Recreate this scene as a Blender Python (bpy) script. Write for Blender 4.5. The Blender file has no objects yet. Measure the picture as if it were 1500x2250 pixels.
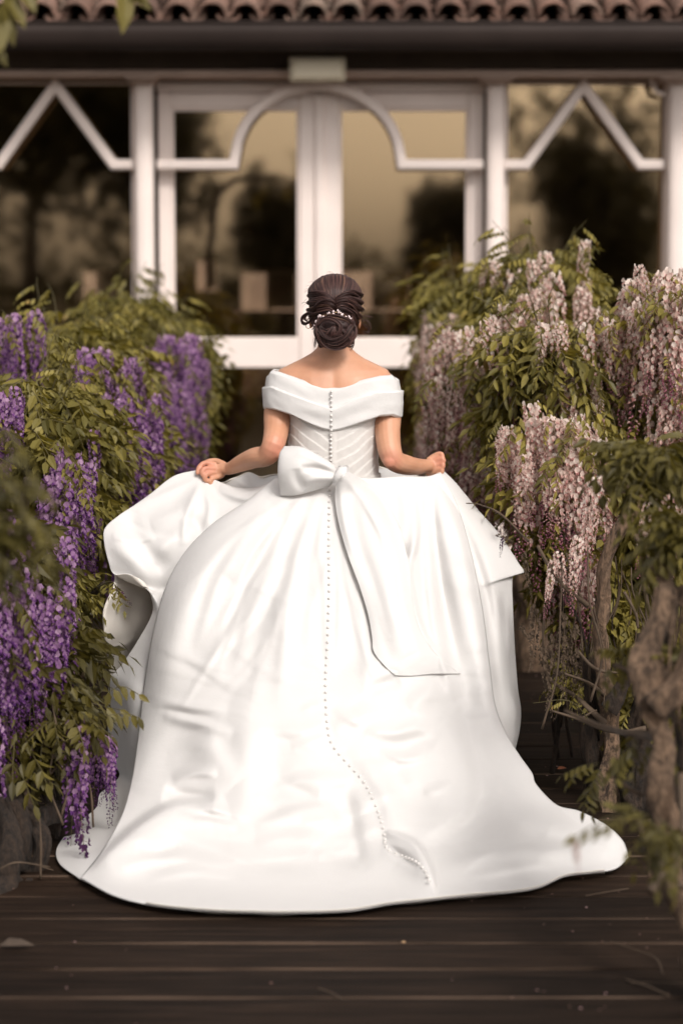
import bpy, math, random
import numpy as np
from mathutils import Vector, Matrix, Euler, noise
rnd = random.Random(7)
sc = bpy.context.scene
col = sc.collection
R = math.radians
# ---------------------------------------------------------------- camera, world, sun, exposure
F_PX = 5312.0                       # 85 mm lens on a 24 x 36 mm frame, in photograph pixels
PITCH = math.atan(560 / F_PX)
CAMZ = 1.70
cam = bpy.data.cameras.new('camera'); cam_ob = bpy.data.objects.new('camera', cam); col.objects.link(cam_ob)
cam_ob.location = (0, 0, CAMZ); cam_ob.rotation_euler = (R(90) - PITCH, 0, 0)
cam.sensor_fit = 'VERTICAL'; cam.sensor_height = 36; cam.sensor_width = 24; cam.lens = 85
cam.clip_end = 800; cam.clip_start = 0.1
cam.dof.use_dof = True; cam.dof.focus_distance = 7.45; cam.dof.aperture_fstop = 1.8
sc.camera = cam_ob
SUN_EL, SUN_AZ = 43, 155            # thin overcast; azimuth from +Y clockwise (behind the camera, a little right)
w = bpy.data.worlds.new('World'); sc.world = w; w.use_nodes = True
nt = w.node_tree; nt.nodes.clear()
sky = nt.nodes.new('ShaderNodeTexSky'); sky.sky_type = 'NISHITA'; sky.sun_disc = False
sky.sun_elevation = R(SUN_EL); sky.sun_rotation = R(SUN_AZ); sky.air_density = 1.0; sky.dust_density = 3.0; sky.ozone_density = 1.0
hs = nt.nodes.new('ShaderNodeHueSaturation'); hs.inputs['Saturation'].default_value = 0.12
tint = nt.nodes.new('ShaderNodeMixRGB'); tint.blend_type = 'MULTIPLY'; tint.inputs[0].default_value = 1; tint.inputs[2].default_value = (1.0, .935, .89, 1)
bg = nt.nodes.new('ShaderNodeBackground'); bg.inputs[1].default_value = 0.125
wo = nt.nodes.new('ShaderNodeOutputWorld')
nt.links.new(sky.outputs[0], hs.inputs['Color']); nt.links.new(hs.outputs[0], tint.inputs[1])
nt.links.new(tint.outputs[0], bg.inputs[0]); nt.links.new(bg.outputs[0], wo.inputs[0])
sl = bpy.data.lights.new('sun', 'SUN'); sl.energy = 1.5; sl.angle = R(13); sl.color = (1, .95, .895)
so = bpy.data.objects.new('sun', sl); col.objects.link(so)
sd = Vector((math.sin(R(SUN_AZ)) * math.cos(R(SUN_EL)), math.cos(R(SUN_AZ)) * math.cos(R(SUN_EL)), math.sin(R(SUN_EL))))
so.rotation_euler = sd.to_track_quat('Z', 'Y').to_euler(); so.location = sd * 20
sc.view_settings.view_transform = 'Standard'; sc.view_settings.look = 'None'
sc.view_settings.exposure = 0.56; sc.view_settings.gamma = 1.0; sc.view_settings.use_curve_mapping = False
sc.render.engine = 'CYCLES'
sc.cycles.max_bounces = 8; sc.cycles.transparent_max_bounces = 12

# ---------------------------------------------------------------- pixel -> world (used only to measure where real things stand)
CP, SP = math.cos(PITCH), math.sin(PITCH)
def P(px, py, Y):
    x = (px - 750) / F_PX; u = (1125 - py) / F_PX
    t = Y / (CP + u * SP)
    return Vector((x * t, Y, CAMZ + (-SP + u * CP) * t))
def floorY(px, py, z=0.0):
    u = (1125 - py) / F_PX
    return (z - CAMZ) / (-SP + u * CP) * (CP + u * SP)
def Pn(px, py, Y):
    x = (px - 750) / F_PX; u = (1125 - py) / F_PX
    t = Y / (CP + u * SP)
    return np.stack([x * t, Y, CAMZ + (-SP + u * CP) * t], -1)
def bX(px, D): return P(px, 450, D).x
def bZ(py, D): return P(750, py, D).z

# ---------------------------------------------------------------- object helpers
def tag(o, label=None, cat=None, group=None, kind=None):
    if label: o['label'] = label
    if cat: o['category'] = cat
    if group: o['group'] = group
    if kind: o['kind'] = kind
    return o
def empty(name, loc=(0, 0, 0), rz=0):
    o = bpy.data.objects.new(name, None); col.objects.link(o); o.location = loc; o.rotation_euler[2] = rz
    o.empty_display_size = .1
    return o
bpy_parents = {}
def wmat(o):
    m = Matrix.LocRotScale(o.location, o.rotation_euler, o.scale)
    return wmat(o.parent) @ m if o.parent else m
def link(name, me, parent=None, local=False, loc=None, rot=None, scale=None):
    """world-coordinate mesh linked under a parent (kept in place)"""
    o = bpy.data.objects.new(name, me); col.objects.link(o)
    if parent:
        o.parent = parent
        if not local: o.matrix_local = wmat(parent).inverted()
    if loc is not None: o.location = loc
    if rot is not None: o.rotation_euler = rot
    if scale is not None: o.scale = (scale,) * 3 if not hasattr(scale, '__len__') else scale
    return o
class MB:
    def __init__(s): s.v = []; s.f = []; s.m = []
    def add(s, v, f, mi=0):
        b = len(s.v); s.v += [tuple(p) for p in v]; s.f += [tuple(i + b for i in q) for q in f]; s.m += [mi] * len(f)
    def box(s, x0, x1, y0, y1, z0, z1, bev=0.0, mi=0):
        if bev <= 0:
            v = [(x, y, z) for z in (z0, z1) for y in (y0, y1) for x in (x0, x1)]
            s.add(v, [(0, 2, 3, 1), (4, 5, 7, 6), (0, 1, 5, 4), (2, 6, 7, 3), (0, 4, 6, 2), (1, 3, 7, 5)], mi); return
        b = bev
        # chamfered along every edge: 24 vertices
        c = [(x0, x1), (y0, y1), (z0, z1)]
        idx = {}; vs = []
        for i in (0, 1):
            for j in (0, 1):
                for k in (0, 1):
                    base = [c[0][i], c[1][j], c[2][k]]; sg = [1 - 2 * i, 1 - 2 * j, 1 - 2 * k]
                    for ax in range(3):
                        p = [base[q] + (sg[q] * b if q != ax else 0) for q in range(3)]
                        idx[(i, j, k, ax)] = len(vs); vs.append(p)
        fs = []
        for ax in range(3):
            o1, o2 = [q for q in range(3) if q != ax]
            for sside in (0, 1):
                q = []
                for a, b2 in ((0, 0), (1, 0), (1, 1), (0, 1)):
                    t = [0, 0, 0]; t[ax] = sside; t[o1] = a; t[o2] = b2
                    q.append(idx[tuple(t) + (ax,)])
                fs.append(q if (sside == 1) == (ax != 1) else q[::-1])
        for ax in range(3):          # edges parallel to ax
            o1, o2 = [q for q in range(3) if q != ax]
            for a in (0, 1):
                for b2 in (0, 1):
                    t0 = [0, 0, 0]; t0[o1] = a; t0[o2] = b2; t1 = list(t0); t1[ax] = 1
                    q = [idx[tuple(t0) + (o1,)], idx[tuple(t0) + (o2,)], idx[tuple(t1) + (o2,)], idx[tuple(t1) + (o1,)]]
                    fs.append(q)
        for i in (0, 1):
            for j in (0, 1):
                for k in (0, 1):
                    fs.append([idx[(i, j, k, a)] for a in range(3)])
        s.add(vs, fs, mi)
    def tube(s, pts, rad, n=8, mi=0, cap=True, lump=0, flat=1.0):
        pts = [Vector(p) for p in pts]; m = len(pts)
        if not hasattr(rad, '__len__'): rad = [rad] * m
        T = [(pts[min(i + 1, m - 1)] - pts[max(i - 1, 0)]).normalized() for i in range(m)]
        up = Vector((0, 0, 1)) if abs(T[0].z) < .9 else Vector((0, 1, 0))
        N = T[0].cross(up).normalized(); v = []
        for i in range(m):
            N = (N - T[i] * N.dot(T[i])).normalized(); B = T[i].cross(N)
            for k in range(n):
                a = 2 * math.pi * k / n
                r = rad[i]
                if lump: r *= 1 + lump * noise.noise(Vector((math.cos(a) * 1.2, math.sin(a) * 1.2, 0)) + pts[i] * 9) + lump * .45 * noise.noise(Vector((math.cos(a) * 3.5, math.sin(a) * 3.5, 4)) + pts[i] * 14)
                v.append(pts[i] + N * (math.cos(a) * r) + B * (math.sin(a) * r * flat))
        f = [(i * n + k, i * n + (k + 1) % n, (i + 1) * n + (k + 1) % n, (i + 1) * n + k) for i in range(m - 1) for k in range(n)]
        if cap:
            v.append(pts[0]); v.append(pts[-1]); a = m * n
            f += [(a, (k + 1) % n, k) for k in range(n)] + [(a + 1, (m - 1) * n + k, (m - 1) * n + (k + 1) % n) for k in range(n)]
        s.add(v, f, mi)
    def ball(s, c, r, n=10, m=7, mi=0):
        if not hasattr(r, '__len__'): r = (r, r, r)
        v = [(c[0], c[1], c[2] + r[2])]
        for j in range(1, m):
            t = math.pi * j / m
            v += [(c[0] + r[0] * math.sin(t) * math.cos(2 * math.pi * k / n), c[1] + r[1] * math.sin(t) * math.sin(2 * math.pi * k / n), c[2] + r[2] * math.cos(t)) for k in range(n)]
        v.append((c[0], c[1], c[2] - r[2])); e = len(v) - 1
        f = [(0, 1 + k, 1 + (k + 1) % n) for k in range(n)]
        for j in range(m - 2):
            f += [(1 + j * n + k, 1 + (j + 1) * n + k, 1 + (j + 1) * n + (k + 1) % n, 1 + j * n + (k + 1) % n) for k in range(n)]
        f += [(e, 1 + (m - 2) * n + (k + 1) % n, 1 + (m - 2) * n + k) for k in range(n)]
        s.add(v, f, mi)
    def mesh(s, name, mats, smooth=False):
        me = bpy.data.meshes.new(name); me.from_pydata(s.v, [], s.f)
        if not isinstance(mats, (list, tuple)): mats = [mats]
        for x in mats: me.materials.append(x)
        if len(mats) > 1: me.polygons.foreach_set('material_index', s.m)
        if smooth: me.polygons.foreach_set('use_smooth', [True] * len(me.polygons))
        me.update(); return me
    def build(s, name, mats, parent=None, smooth=False, **k):
        return link(name, s.mesh(name, mats, smooth), parent, **k)
def catmull(pts, n):
    """n points, evenly spaced by arc length, on a Catmull-Rom curve through pts (any dimension)"""
    p = np.array(pts, float)
    if len(p) == 2: return p[0] + (p[1] - p[0]) * np.linspace(0, 1, n)[:, None]
    q = np.vstack([2 * p[0] - p[1], p, 2 * p[-1] - p[-2]]); out = []
    for i in range(1, len(q) - 2):
        t = np.linspace(0, 1, 24, endpoint=False)[:, None]
        a, b, c, d = q[i - 1], q[i], q[i + 1], q[i + 2]
        out.append(.5 * (2 * b + (c - a) * t + (2 * a - 5 * b + 4 * c - d) * t ** 2 + (3 * b - a - 3 * c + d) * t ** 3))
    c = np.vstack(out + [p[-1:]]); L = np.r_[0, np.cumsum(np.linalg.norm(np.diff(c[:, :2] if c.shape[1] > 2 and abs(c[:, 0]).max() > 50 else c, axis=0), axis=1))]
    s = np.linspace(0, L[-1], n)
    return np.stack([np.interp(s, L, c[:, k]) for k in range(c.shape[1])], 1)
def copy_obj(o, name=None, parent=None):
    c = o.copy(); col.objects.link(c)
    if parent: c.parent = parent
    return c

# ---------------------------------------------------------------- materials
class M:
    def __init__(s, name):
        s.m = bpy.data.materials.new(name); s.m.use_nodes = True; s.t = s.m.node_tree
        s.b = s.t.nodes['Principled BSDF']; s.o = s.t.nodes['Material Output']
    def n(s, ty, **k):
        x = s.t.nodes.new(ty)
        for a, v in k.items():
            if a in x.inputs.keys(): x.inputs[a].default_value = v
            else: setattr(x, a, v)
        return x
    def l(s, a, b): s.t.links.new(a, b)
    def coord(s, which='Object', scale=(1, 1, 1), perobj=False):
        c = s.n('ShaderNodeTexCoord'); mp = s.n('ShaderNodeMapping'); mp.inputs['Scale'].default_value = scale
        s.l(c.outputs[which], mp.inputs[0])
        if perobj:
            oi = s.n('ShaderNodeObjectInfo'); mu = s.n('ShaderNodeVectorMath', operation='SCALE'); mu.inputs[0].default_value = (37, 19, 53)
            s.l(oi.outputs['Random'], mu.inputs['Scale']); s.l(mu.outputs[0], mp.inputs['Location'])
        return mp.outputs[0]
    def noise(s, vec, scale, detail=4, rough=.55):
        x = s.n('ShaderNodeTexNoise'); x.inputs['Scale'].default_value = scale; x.inputs['Detail'].default_value = detail; x.inputs['Roughness'].default_value = rough
        s.l(vec, x.inputs['Vector']); return x.outputs['Fac']
    def ramp(s, fac, stops):
        x = s.n('ShaderNodeValToRGB'); e = x.color_ramp.elements
        while len(e) < len(stops): e.new(.5)
        for i, (p, c) in enumerate(stops): e[i].position = p; e[i].color = tuple(c) + (1,) if len(c) == 3 else c
        s.l(fac, x.inputs[0]); return x.outputs[0]
    def bump(s, h, strength=.3, dist=.01):
        x = s.n('ShaderNodeBump'); x.inputs['Strength'].default_value = strength; x.inputs['Distance'].default_value = dist
        s.l(h, x.inputs['Height']); s.l(x.outputs[0], s.b.inputs['Normal']); return x
    def mix(s, fac, a, b, ty='MIX'):
        x = s.n('ShaderNodeMixRGB', blend_type=ty)
        for i, v in ((0, fac), (1, a), (2, b)):
            if hasattr(v, 'links'): s.l(v, x.inputs[i])
            else: x.inputs[i].default_value = v if i == 0 else tuple(v) + (1,)
        return x.outputs[0]
def simple(name, c, rough=.6, var=.15, scale=8, bump=0, bscale=60, spec=.4, metal=0):
    k = M(name); v = k.coord()
    f = k.noise(v, scale, 5)
    a = tuple(x * (1 - var) for x in c); b = tuple(min(1, x * (1 + var)) for x in c)
    k.l(k.ramp(f, [(.3, a), (.7, b)]), k.b.inputs['Base Color'])
    k.b.inputs['Roughness'].default_value = rough; k.b.inputs['Specular IOR Level'].default_value = spec; k.b.inputs['Metallic'].default_value = metal
    if bump: k.bump(k.noise(v, bscale, 6), bump, .004)
    return k.m
def leafmat(name, dark, light, dry=None):
    k = M(name)
    g = k.n('ShaderNodeNewGeometry'); oi = k.n('ShaderNodeObjectInfo')
    ad = k.n('ShaderNodeMath', operation='ADD'); k.l(g.outputs['Random Per Island'], ad.inputs[0]); k.l(oi.outputs['Random'], ad.inputs[1])
    md = k.n('ShaderNodeMath', operation='MULTIPLY'); k.l(ad.outputs[0], md.inputs[0]); md.inputs[1].default_value = .5
    mid = tuple((a + b) / 2 for a, b in zip(dark, light))
    st = [(.12, dark), (.55, mid), (.92, light)]
    if dry: st.append((.99, dry))
    c = k.ramp(md.outputs[0], st)
    k.l(c, k.b.inputs['Base Color']); k.b.inputs['Roughness'].default_value = .5; k.b.inputs['Specular IOR Level'].default_value = .35
    tr = k.n('ShaderNodeBsdfTranslucent'); k.l(k.mix(1, c, (1.25, 1.2, .55), 'MULTIPLY'), tr.inputs[0])
    mx = k.n('ShaderNodeMixShader'); mx.inputs[0].default_value = .3
    k.l(k.b.outputs[0], mx.inputs[1]); k.l(tr.outputs[0], mx.inputs[2]); k.l(mx.outputs[0], k.o.inputs[0])
    return k.m
def petalmat(name, a, b, c):
    k = M(name); g = k.n('ShaderNodeNewGeometry')
    cc = k.ramp(g.outputs['Random Per Island'], [(0, a), (.5, b), (1, c)])
    k.l(cc, k.b.inputs['Base Color']); k.b.inputs['Roughness'].default_value = .6; k.b.inputs['Specular IOR Level'].default_value = .2
    tr = k.n('ShaderNodeBsdfTranslucent'); k.l(cc, tr.inputs[0])
    mx = k.n('ShaderNodeMixShader'); mx.inputs[0].default_value = .35
    k.l(k.b.outputs[0], mx.inputs[1]); k.l(tr.outputs[0], mx.inputs[2]); k.l(mx.outputs[0], k.o.inputs[0])
    return k.m
def woodmat():
    k = M('dark_weathered_deck_wood'); v = k.coord('Object', (1, 1, 1), True)
    mp = k.n('ShaderNodeMapping'); mp.inputs['Scale'].default_value = (1.2, 26, 26); k.l(v, mp.inputs[0])
    g = k.noise(mp.outputs[0], 2.2, 9, .62)
    g2 = k.noise(v, 2.0, 4)
    base = k.ramp(g, [(.30, (.007, .0045, .003)), (.52, (.0185, .012, .0085)), (.70, (.036, .0235, .0165)), (.86, (.085, .055, .038))])
    oi = k.n('ShaderNodeObjectInfo')
    tone = k.ramp(oi.outputs['Random'], [(0, (.65, .65, .66)), (1, (1.25, 1.18, 1.12))])
    wear = k.ramp(g2, [(.3, (.7, .7, .7)), (.7, (1.2, 1.17, 1.12))])
    c = k.mix(1, k.mix(1, base, tone, 'MULTIPLY'), wear, 'MULTIPLY')
    # worn, paler arrises along the long edges of every board
    tc = k.n('ShaderNodeTexCoord'); sx = k.n('ShaderNodeSeparateXYZ'); k.l(tc.outputs['Object'], sx.inputs[0])
    ab = k.n('ShaderNodeMath', operation='ABSOLUTE'); k.l(sx.outputs['Y'], ab.inputs[0])
    ed = k.n('ShaderNodeMapRange'); ed.inputs[1].default_value = .0985; ed.inputs[2].default_value = .106; k.l(ab.outputs[0], ed.inputs[0])
    em = k.n('ShaderNodeMath', operation='MULTIPLY'); k.l(ed.outputs[0], em.inputs[0])
    en = k.n('ShaderNodeMapRange'); en.inputs[1].default_value = .42; en.inputs[2].default_value = .62; k.l(k.noise(mp.outputs[0], 1.1, 5), en.inputs[0]); k.l(en.outputs[0], em.inputs[1])
    c = k.mix(em.outputs[0], c, (.11, .075, .054))
    k.l(c, k.b.inputs['Base Color']); k.b.inputs['Roughness'].default_value = .75; k.b.inputs['Specular IOR Level'].default_value = .08
    k.bump(g, .6, .004)
    return k.m
def barkmat(name, a, b):
    k = M(name); v = k.coord('Object', (1, 1, .35))
    g = k.noise(v, 70, 8, .7); g2 = k.noise(v, 14, 5)
    k.l(k.mix(.5, k.ramp(g, [(.42, a), (.58, b)]), k.ramp(g2, [(.35, a), (.7, b)])), k.b.inputs['Base Color'])
    k.b.inputs['Roughness'].default_value = .9; k.bump(g, 1.0, .03); return k.m
def satinmat(name, c, rough=.42, sheen=.25):
    k = M(name); v = k.coord('Object')
    g = k.noise(v, 5, 3)
    k.l(k.ramp(g, [(.3, tuple(x * .975 for x in c)), (.7, c)]), k.b.inputs['Base Color'])
    k.b.inputs['Roughness'].default_value = rough; k.b.inputs['Specular IOR Level'].default_value = .35
    k.b.inputs['Sheen Weight'].default_value = sheen; k.b.inputs['Sheen Roughness'].default_value = .4
    k.bump(k.noise(v, 14, 5, .6), .28, .008)
    tr = k.n('ShaderNodeBsdfTranslucent'); tr.inputs[0].default_value = tuple(c) + (1,)
    mx = k.n('ShaderNodeMixShader'); mx.inputs[0].default_value = .16
    k.l(k.b.outputs[0], mx.inputs[1]); k.l(tr.outputs[0], mx.inputs[2]); k.l(mx.outputs[0], k.o.inputs[0])
    return k.m
def glassmat(name, refl, tintc, fac):
    k = M(name); k.t.nodes.remove(k.b)
    tr = k.n('ShaderNodeBsdfTransparent'); tr.inputs[0].default_value = tintc + (1,)
    gl = k.n('ShaderNodeBsdfGlossy'); gl.inputs['Roughness'].default_value = .03; gl.inputs['Color'].default_value = refl + (1,)
    v = k.coord('Object'); bp = k.n('ShaderNodeBump'); bp.inputs['Strength'].default_value = .02; bp.inputs['Distance'].default_value = .02
    k.l(k.noise(v, .9, 2), bp.inputs['Height']); k.l(bp.outputs[0], gl.inputs['Normal'])
    mx = k.n('ShaderNodeMixShader'); mx.inputs[0].default_value = fac
    k.l(tr.outputs[0], mx.inputs[1]); k.l(gl.outputs[0], mx.inputs[2]); k.l(mx.outputs[0], k.o.inputs[0]); return k.m

MAT = {}
MAT['paint'] = simple('cream_painted_timber', (.86, .755, .705), .5, .05, 3, .15, 40)
MAT['rail'] = simple('weathered_pink_cream_paint', (.46, .34, .28), .6, .12, 4, .2)
MAT['beam'] = simple('dark_brown_stained_beam', (.20, .145, .105), .6, .15, 5, .2)
MAT['gutter'] = simple('dark_brown_metal_gutter', (.032, .023, .020), .6, .15, 3, 0, spec=.15)
MAT['soffit'] = simple('dark_brown_boards', (.09, .066, .05), .8, .2, 5)  # soffit boards in their own dark brown
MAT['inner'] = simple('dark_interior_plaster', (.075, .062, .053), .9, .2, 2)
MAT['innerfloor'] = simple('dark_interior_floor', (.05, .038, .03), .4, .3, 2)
MAT['curtain'] = simple('pale_net_curtain', (.62, .52, .46), .9, .12, 6)
MAT['wood'] = woodmat()
MAT['joist'] = simple('dark_deck_joist', (.012, .009, .007), .9, .2, 5)
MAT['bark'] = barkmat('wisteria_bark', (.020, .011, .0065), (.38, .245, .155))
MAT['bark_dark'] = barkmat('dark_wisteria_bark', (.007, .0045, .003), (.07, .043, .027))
MAT['twig'] = simple('thin_brown_twig', (.085, .058, .038), .8, .3, 20)
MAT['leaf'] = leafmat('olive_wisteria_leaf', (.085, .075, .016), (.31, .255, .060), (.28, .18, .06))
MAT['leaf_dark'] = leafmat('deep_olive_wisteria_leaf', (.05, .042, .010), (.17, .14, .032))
MAT['leaf_tree'] = leafmat('dark_tree_leaf', (.035, .033, .016), (.085, .078, .034))
MAT['stem'] = simple('green_brown_stalk', (.09, .075, .028), .6, .2, 20)
MAT['purple_light'] = petalmat('lilac_banner_petal', (.27, .13, .29), (.40, .22, .41), (.56, .37, .53))
MAT['purple_dark'] = petalmat('violet_wing_petal', (.085, .024, .14), (.15, .048, .21), (.23, .09, .28))
MAT['purple_bud'] = petalmat('dark_plum_bud', (.05, .015, .06), (.09, .03, .10), (.13, .05, .13))
MAT['pink_light'] = petalmat('pale_pink_banner_petal', (.72, .53, .47), (.83, .68, .61), (.88, .79, .72))
MAT['pink_dark'] = petalmat('rose_wing_petal', (.42, .20, .185), (.57, .34, .31), (.70, .50, .45))
MAT['pink_bud'] = petalmat('rose_bud', (.26, .08, .15), (.38, .14, .2), (.45, .2, .24))
MAT['satin'] = satinmat('ivory_satin', (.765, .755, .745), .45, .05)
MAT['lining'] = satinmat('warm_ivory_lining', (.86, .81, .74), .6, .03)
MAT['crepe'] = satinmat('pleated_ivory_fabric', (.76, .74, .715), .6, .03)
MAT['pearl'] = simple('covered_satin_button', (.66, .64, .62), .4, .03, 20, 0, spec=.5)
MAT['pinkpearl'] = simple('pink_white_bead', (.80, .66, .66), .2, .15, 40, 0, spec=.7)
MAT['gold'] = simple('gold_wire', (.6, .42, .25), .25, .1, 10, metal=1)
MAT['lamp'] = simple('yellowed_cream_plastic', (.62, .55, .42), .5, .04, 5)
# ================================================================= GROUND AND DECK
g = MB(); g.box(-150, 150, -120, 180, -.62, -.42); tag(g.build('ground', simple('dark_garden_soil', (.05, .038, .025), .95, .4, 1.2, .5, 12)), kind='structure')
deck = empty('deck', (0, 0, 0)); tag(deck, kind='structure')
jm = MB()
for i in range(9): jm.box(-3.2 + i * .8 - .03, -3.2 + i * .8 + .03, 1.5, 12.7, -.24, -.045)
jm.box(-3.3, 3.3, 1.5, 12.7, -.41, -.25)
jm.build('joist_frame', MAT['joist'], deck)
pitch = .2215; y0 = 6.105; pm = []
for vv in range(4):
    b = MB(); n = 22; W = pitch / 2 - .0045; L = 3.3
    prof = [(-W, -.038), (-W, -.004), (-W + .004, 0), (W - .004, 0), (W, -.004), (W, -.038)]
    V = []
    for i in range(n + 1):
        x = -L + 2 * L * i / n; wob = .0016 * noise.noise(Vector((x * 1.3, vv * 9, 0)))
        for (yy, zz) in prof: V.append((x, yy + wob, zz + .0012 * noise.noise(Vector((x * .8, yy * 6, vv * 5)))))
    Fc = [(i * 6 + k, (i + 1) * 6 + k, (i + 1) * 6 + (k + 1) % 6, i * 6 + (k + 1) % 6) for i in range(n) for k in range(6)]
    Fc += [tuple(range(6)), tuple(n * 6 + 5 - k for k in range(6))]
    b.add(V, Fc); pm.append(b.mesh('plank', MAT['wood']))
k0 = int((1.8 - y0) / pitch)
for k in range(k0, int((12.55 - y0) / pitch) + 1):
    yc = y0 + (k + .5) * pitch
    o = link('plank', pm[k % 4], deck, local=True, loc=(rnd.uniform(-.1, .1), yc, rnd.uniform(-.004, .0)))
    o.rotation_euler = (rnd.uniform(-.006, .006), 0, rnd.uniform(-.0008, .0008))

# ================================================================= GARDEN PAVILION
BD = 13.0
bld = empty('garden_pavilion', (0, BD, 0))
tag(bld, 'cream framed glazed garden pavilion with arch trim under a terracotta tiled roof', 'building')
zr_top, zr_bot = bZ(741, BD), bZ(808, BD)
zhead = bZ(237, BD); zeave = bZ(168, BD)
# masonry ends, header beam, eaves
for (xa, xb) in ((-6.5, -5.35), (5.35, 6.5)):
    m = MB(); m.box(xa, xb, BD + .02, BD + 6, -.4, zeave); m.build('wall', MAT['paint'], bld)
m = MB(); m.box(-6.6, 6.6, BD - .06, BD + .2, bZ(150, BD - .06), bZ(104, BD - .06) + .1, .006); m.build('header_beam', MAT['beam'], bld)
m = MB(); m.box(-6.6, 6.6, BD - .30, BD - .065, bZ(169, BD - .3), bZ(153, BD - .3), .006); m.build('cornice_rail', MAT['rail'], bld)
m = MB(); m.box(-6.6, 6.6, BD - .10, BD + .10, bZ(180, BD - .1), bZ(170, BD - .1), .004); m.build('brown_under_rail', MAT['beam'], bld)  # thin rail in beam brown, just below the cornice rail
ED = BD - .62
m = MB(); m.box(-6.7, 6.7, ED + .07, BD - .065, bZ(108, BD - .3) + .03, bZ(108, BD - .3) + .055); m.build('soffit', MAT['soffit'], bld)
# half-round gutter
m = MB(); gz = bZ(52, ED); gr = (bZ(52, ED) - bZ(112, ED)) ; n = 10
V = []; Fc = []
for x in (-6.75, 6.75):
    for k in range(n + 1):
        a = math.pi * k / n; V.append((x, ED - .075 * math.cos(a), gz - gr * math.sin(a) ** .8))
    for k in range(n + 1):
        a = math.pi * (1 - k / n); V.append((x, ED - .069 * math.cos(a), gz - (gr - .006) * math.sin(a) ** .8))
N2 = 2 * n + 2
Fc = [(k, (k + 1) % N2, N2 + (k + 1) % N2, N2 + k) for k in range(N2)]
m.add(V, Fc); m.tube([(-6.75, ED - .075, gz), (6.75, ED - .075, gz)], .008, 8)
m.build('gutter', MAT['gutter'], bld, smooth=True)
# roof: underlay, barrel tiles
roof = MB(); rz0 = bZ(40, ED) ; sl_ = R(19)
def rp(x, s, h): return (x, ED - .02 + s * math.cos(sl_) - h * math.sin(sl_), rz0 + s * math.sin(sl_) + h * math.cos(sl_))
roof.add([rp(-6.8, .03, -.04), rp(6.8, .03, -.04), rp(6.8, 4, -.04), rp(-6.8, 4, -.04), rp(-6.8, .03, -.09), rp(6.8, .03, -.09), rp(6.8, 4, -.09), rp(-6.8, 4, -.09)],
         [(0, 1, 2, 3), (7, 6, 5, 4), (0, 4, 5, 1), (1, 5, 6, 2), (2, 6, 7, 3), (3, 7, 4, 0)])
roofo = roof.build('roof', simple('roof_underlay', (.06, .04, .03), .9, .3, 4), bld)
km = M('terracotta_tile'); v = km.coord('Object', (1, 1, 1), True)
oi = km.n('ShaderNodeObjectInfo')
c1 = km.ramp(oi.outputs['Random'], [(0, (.09, .055, .042)), (.35, (.16, .095, .07)), (.7, (.24, .155, .12)), (1, (.17, .13, .10))])
c2 = km.ramp(km.noise(v, 9, 6, .65), [(.35, (.30, .30, .28)), (.52, (1, .96, .95)), (.75, (1.5, 1.35, 1.3))])
km.l(km.mix(1, c1, c2, 'MULTIPLY'), km.b.inputs['Base Color']); km.b.inputs['Roughness'].default_value = .85; km.bump(km.noise(v, 30, 6), .5, .01)
def tilemesh(cover, seed):
    b = MB(); n = 8; L = .44; th = .013
    def sect(t, r): 
        out = []
        for k in range(n + 1):
            a = math.pi * k / n; rr = r
            out.append((math.cos(a) * rr, t, math.sin(a) * rr * .85 if cover else -math.sin(a) * rr * .55))
        return out
    r0, r1 = (.062, .078) if cover else (.075, .064)       # covers wide at the eave, pans narrow
    A = sect(0, r1 if cover else r1); B = sect(L, r0)
    A2 = [(x * (1 - th / .07), y, z * (1 - th / .07)) for x, y, z in A]; B2 = [(x * (1 - th / .07), y, z * (1 - th / .07)) for x, y, z in B]
    q = n + 1
    b.add(A + B + A2 + B2, [(k, k + 1, q + k + 1, q + k) for k in range(n)] + [(2 * q + k + 1, 2 * q + k, 3 * q + k, 3 * q + k + 1) for k in range(n)] +
          [(k + 1, k, 2 * q + k, 2 * q + k + 1) for k in range(n)])
    return b.mesh('roof_tile', km.m, True)
tcov, tpan = tilemesh(True, 1), tilemesh(False, 2)
tp = (bX(612, ED) - bX(538, ED)); xs = bX(98, ED)
rowstep = .30
for row in range(4):
    for k in range(-9, 30):
        x = xs + k * tp
        if abs(x) > (3.4 if row < 2 else 2.6): continue
        for cov in (True, False):
            if not cov and row > 1: continue
            o = link('roof_tile', tcov if cov else tpan, roofo, loc=None)
            o.matrix_local = Matrix.Identity(4)
            xx = x + (0 if cov else tp / 2)
            s = row * rowstep + rnd.uniform(-.012, .012) - .05
            p = rp(xx + rnd.uniform(-.004, .004), s, .008 + (0.014 if cov else .012) + rnd.uniform(0, .006))
            inv = wmat(roofo).inverted()
            o.matrix_local = inv @ Matrix.LocRotScale(Vector(p), Euler((sl_ - .05 + rnd.uniform(-.02, .02), 0, rnd.uniform(-.03, .03))), None)
rest = MB()
for row in range(4, 13):
    for k in range(-20, 45):
        x = xs + k * tp
        if abs(x) > 6.6: continue
        a = rp(x, row * rowstep - .05, .02); bq = rp(x, row * rowstep + .36, .006)
        n = 5; V = []
        for (p, r) in ((a, .078), (bq, .062)):
            for j in range(n + 1):
                t = math.pi * j / n; V.append((p[0] + math.cos(t) * r, p[1] - math.sin(t) * r * .3, p[2] + math.sin(t) * r * .82))
        rest.add(V, [(j, j + 1, n + 2 + j, n + 1 + j) for j in range(n)])
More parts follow.
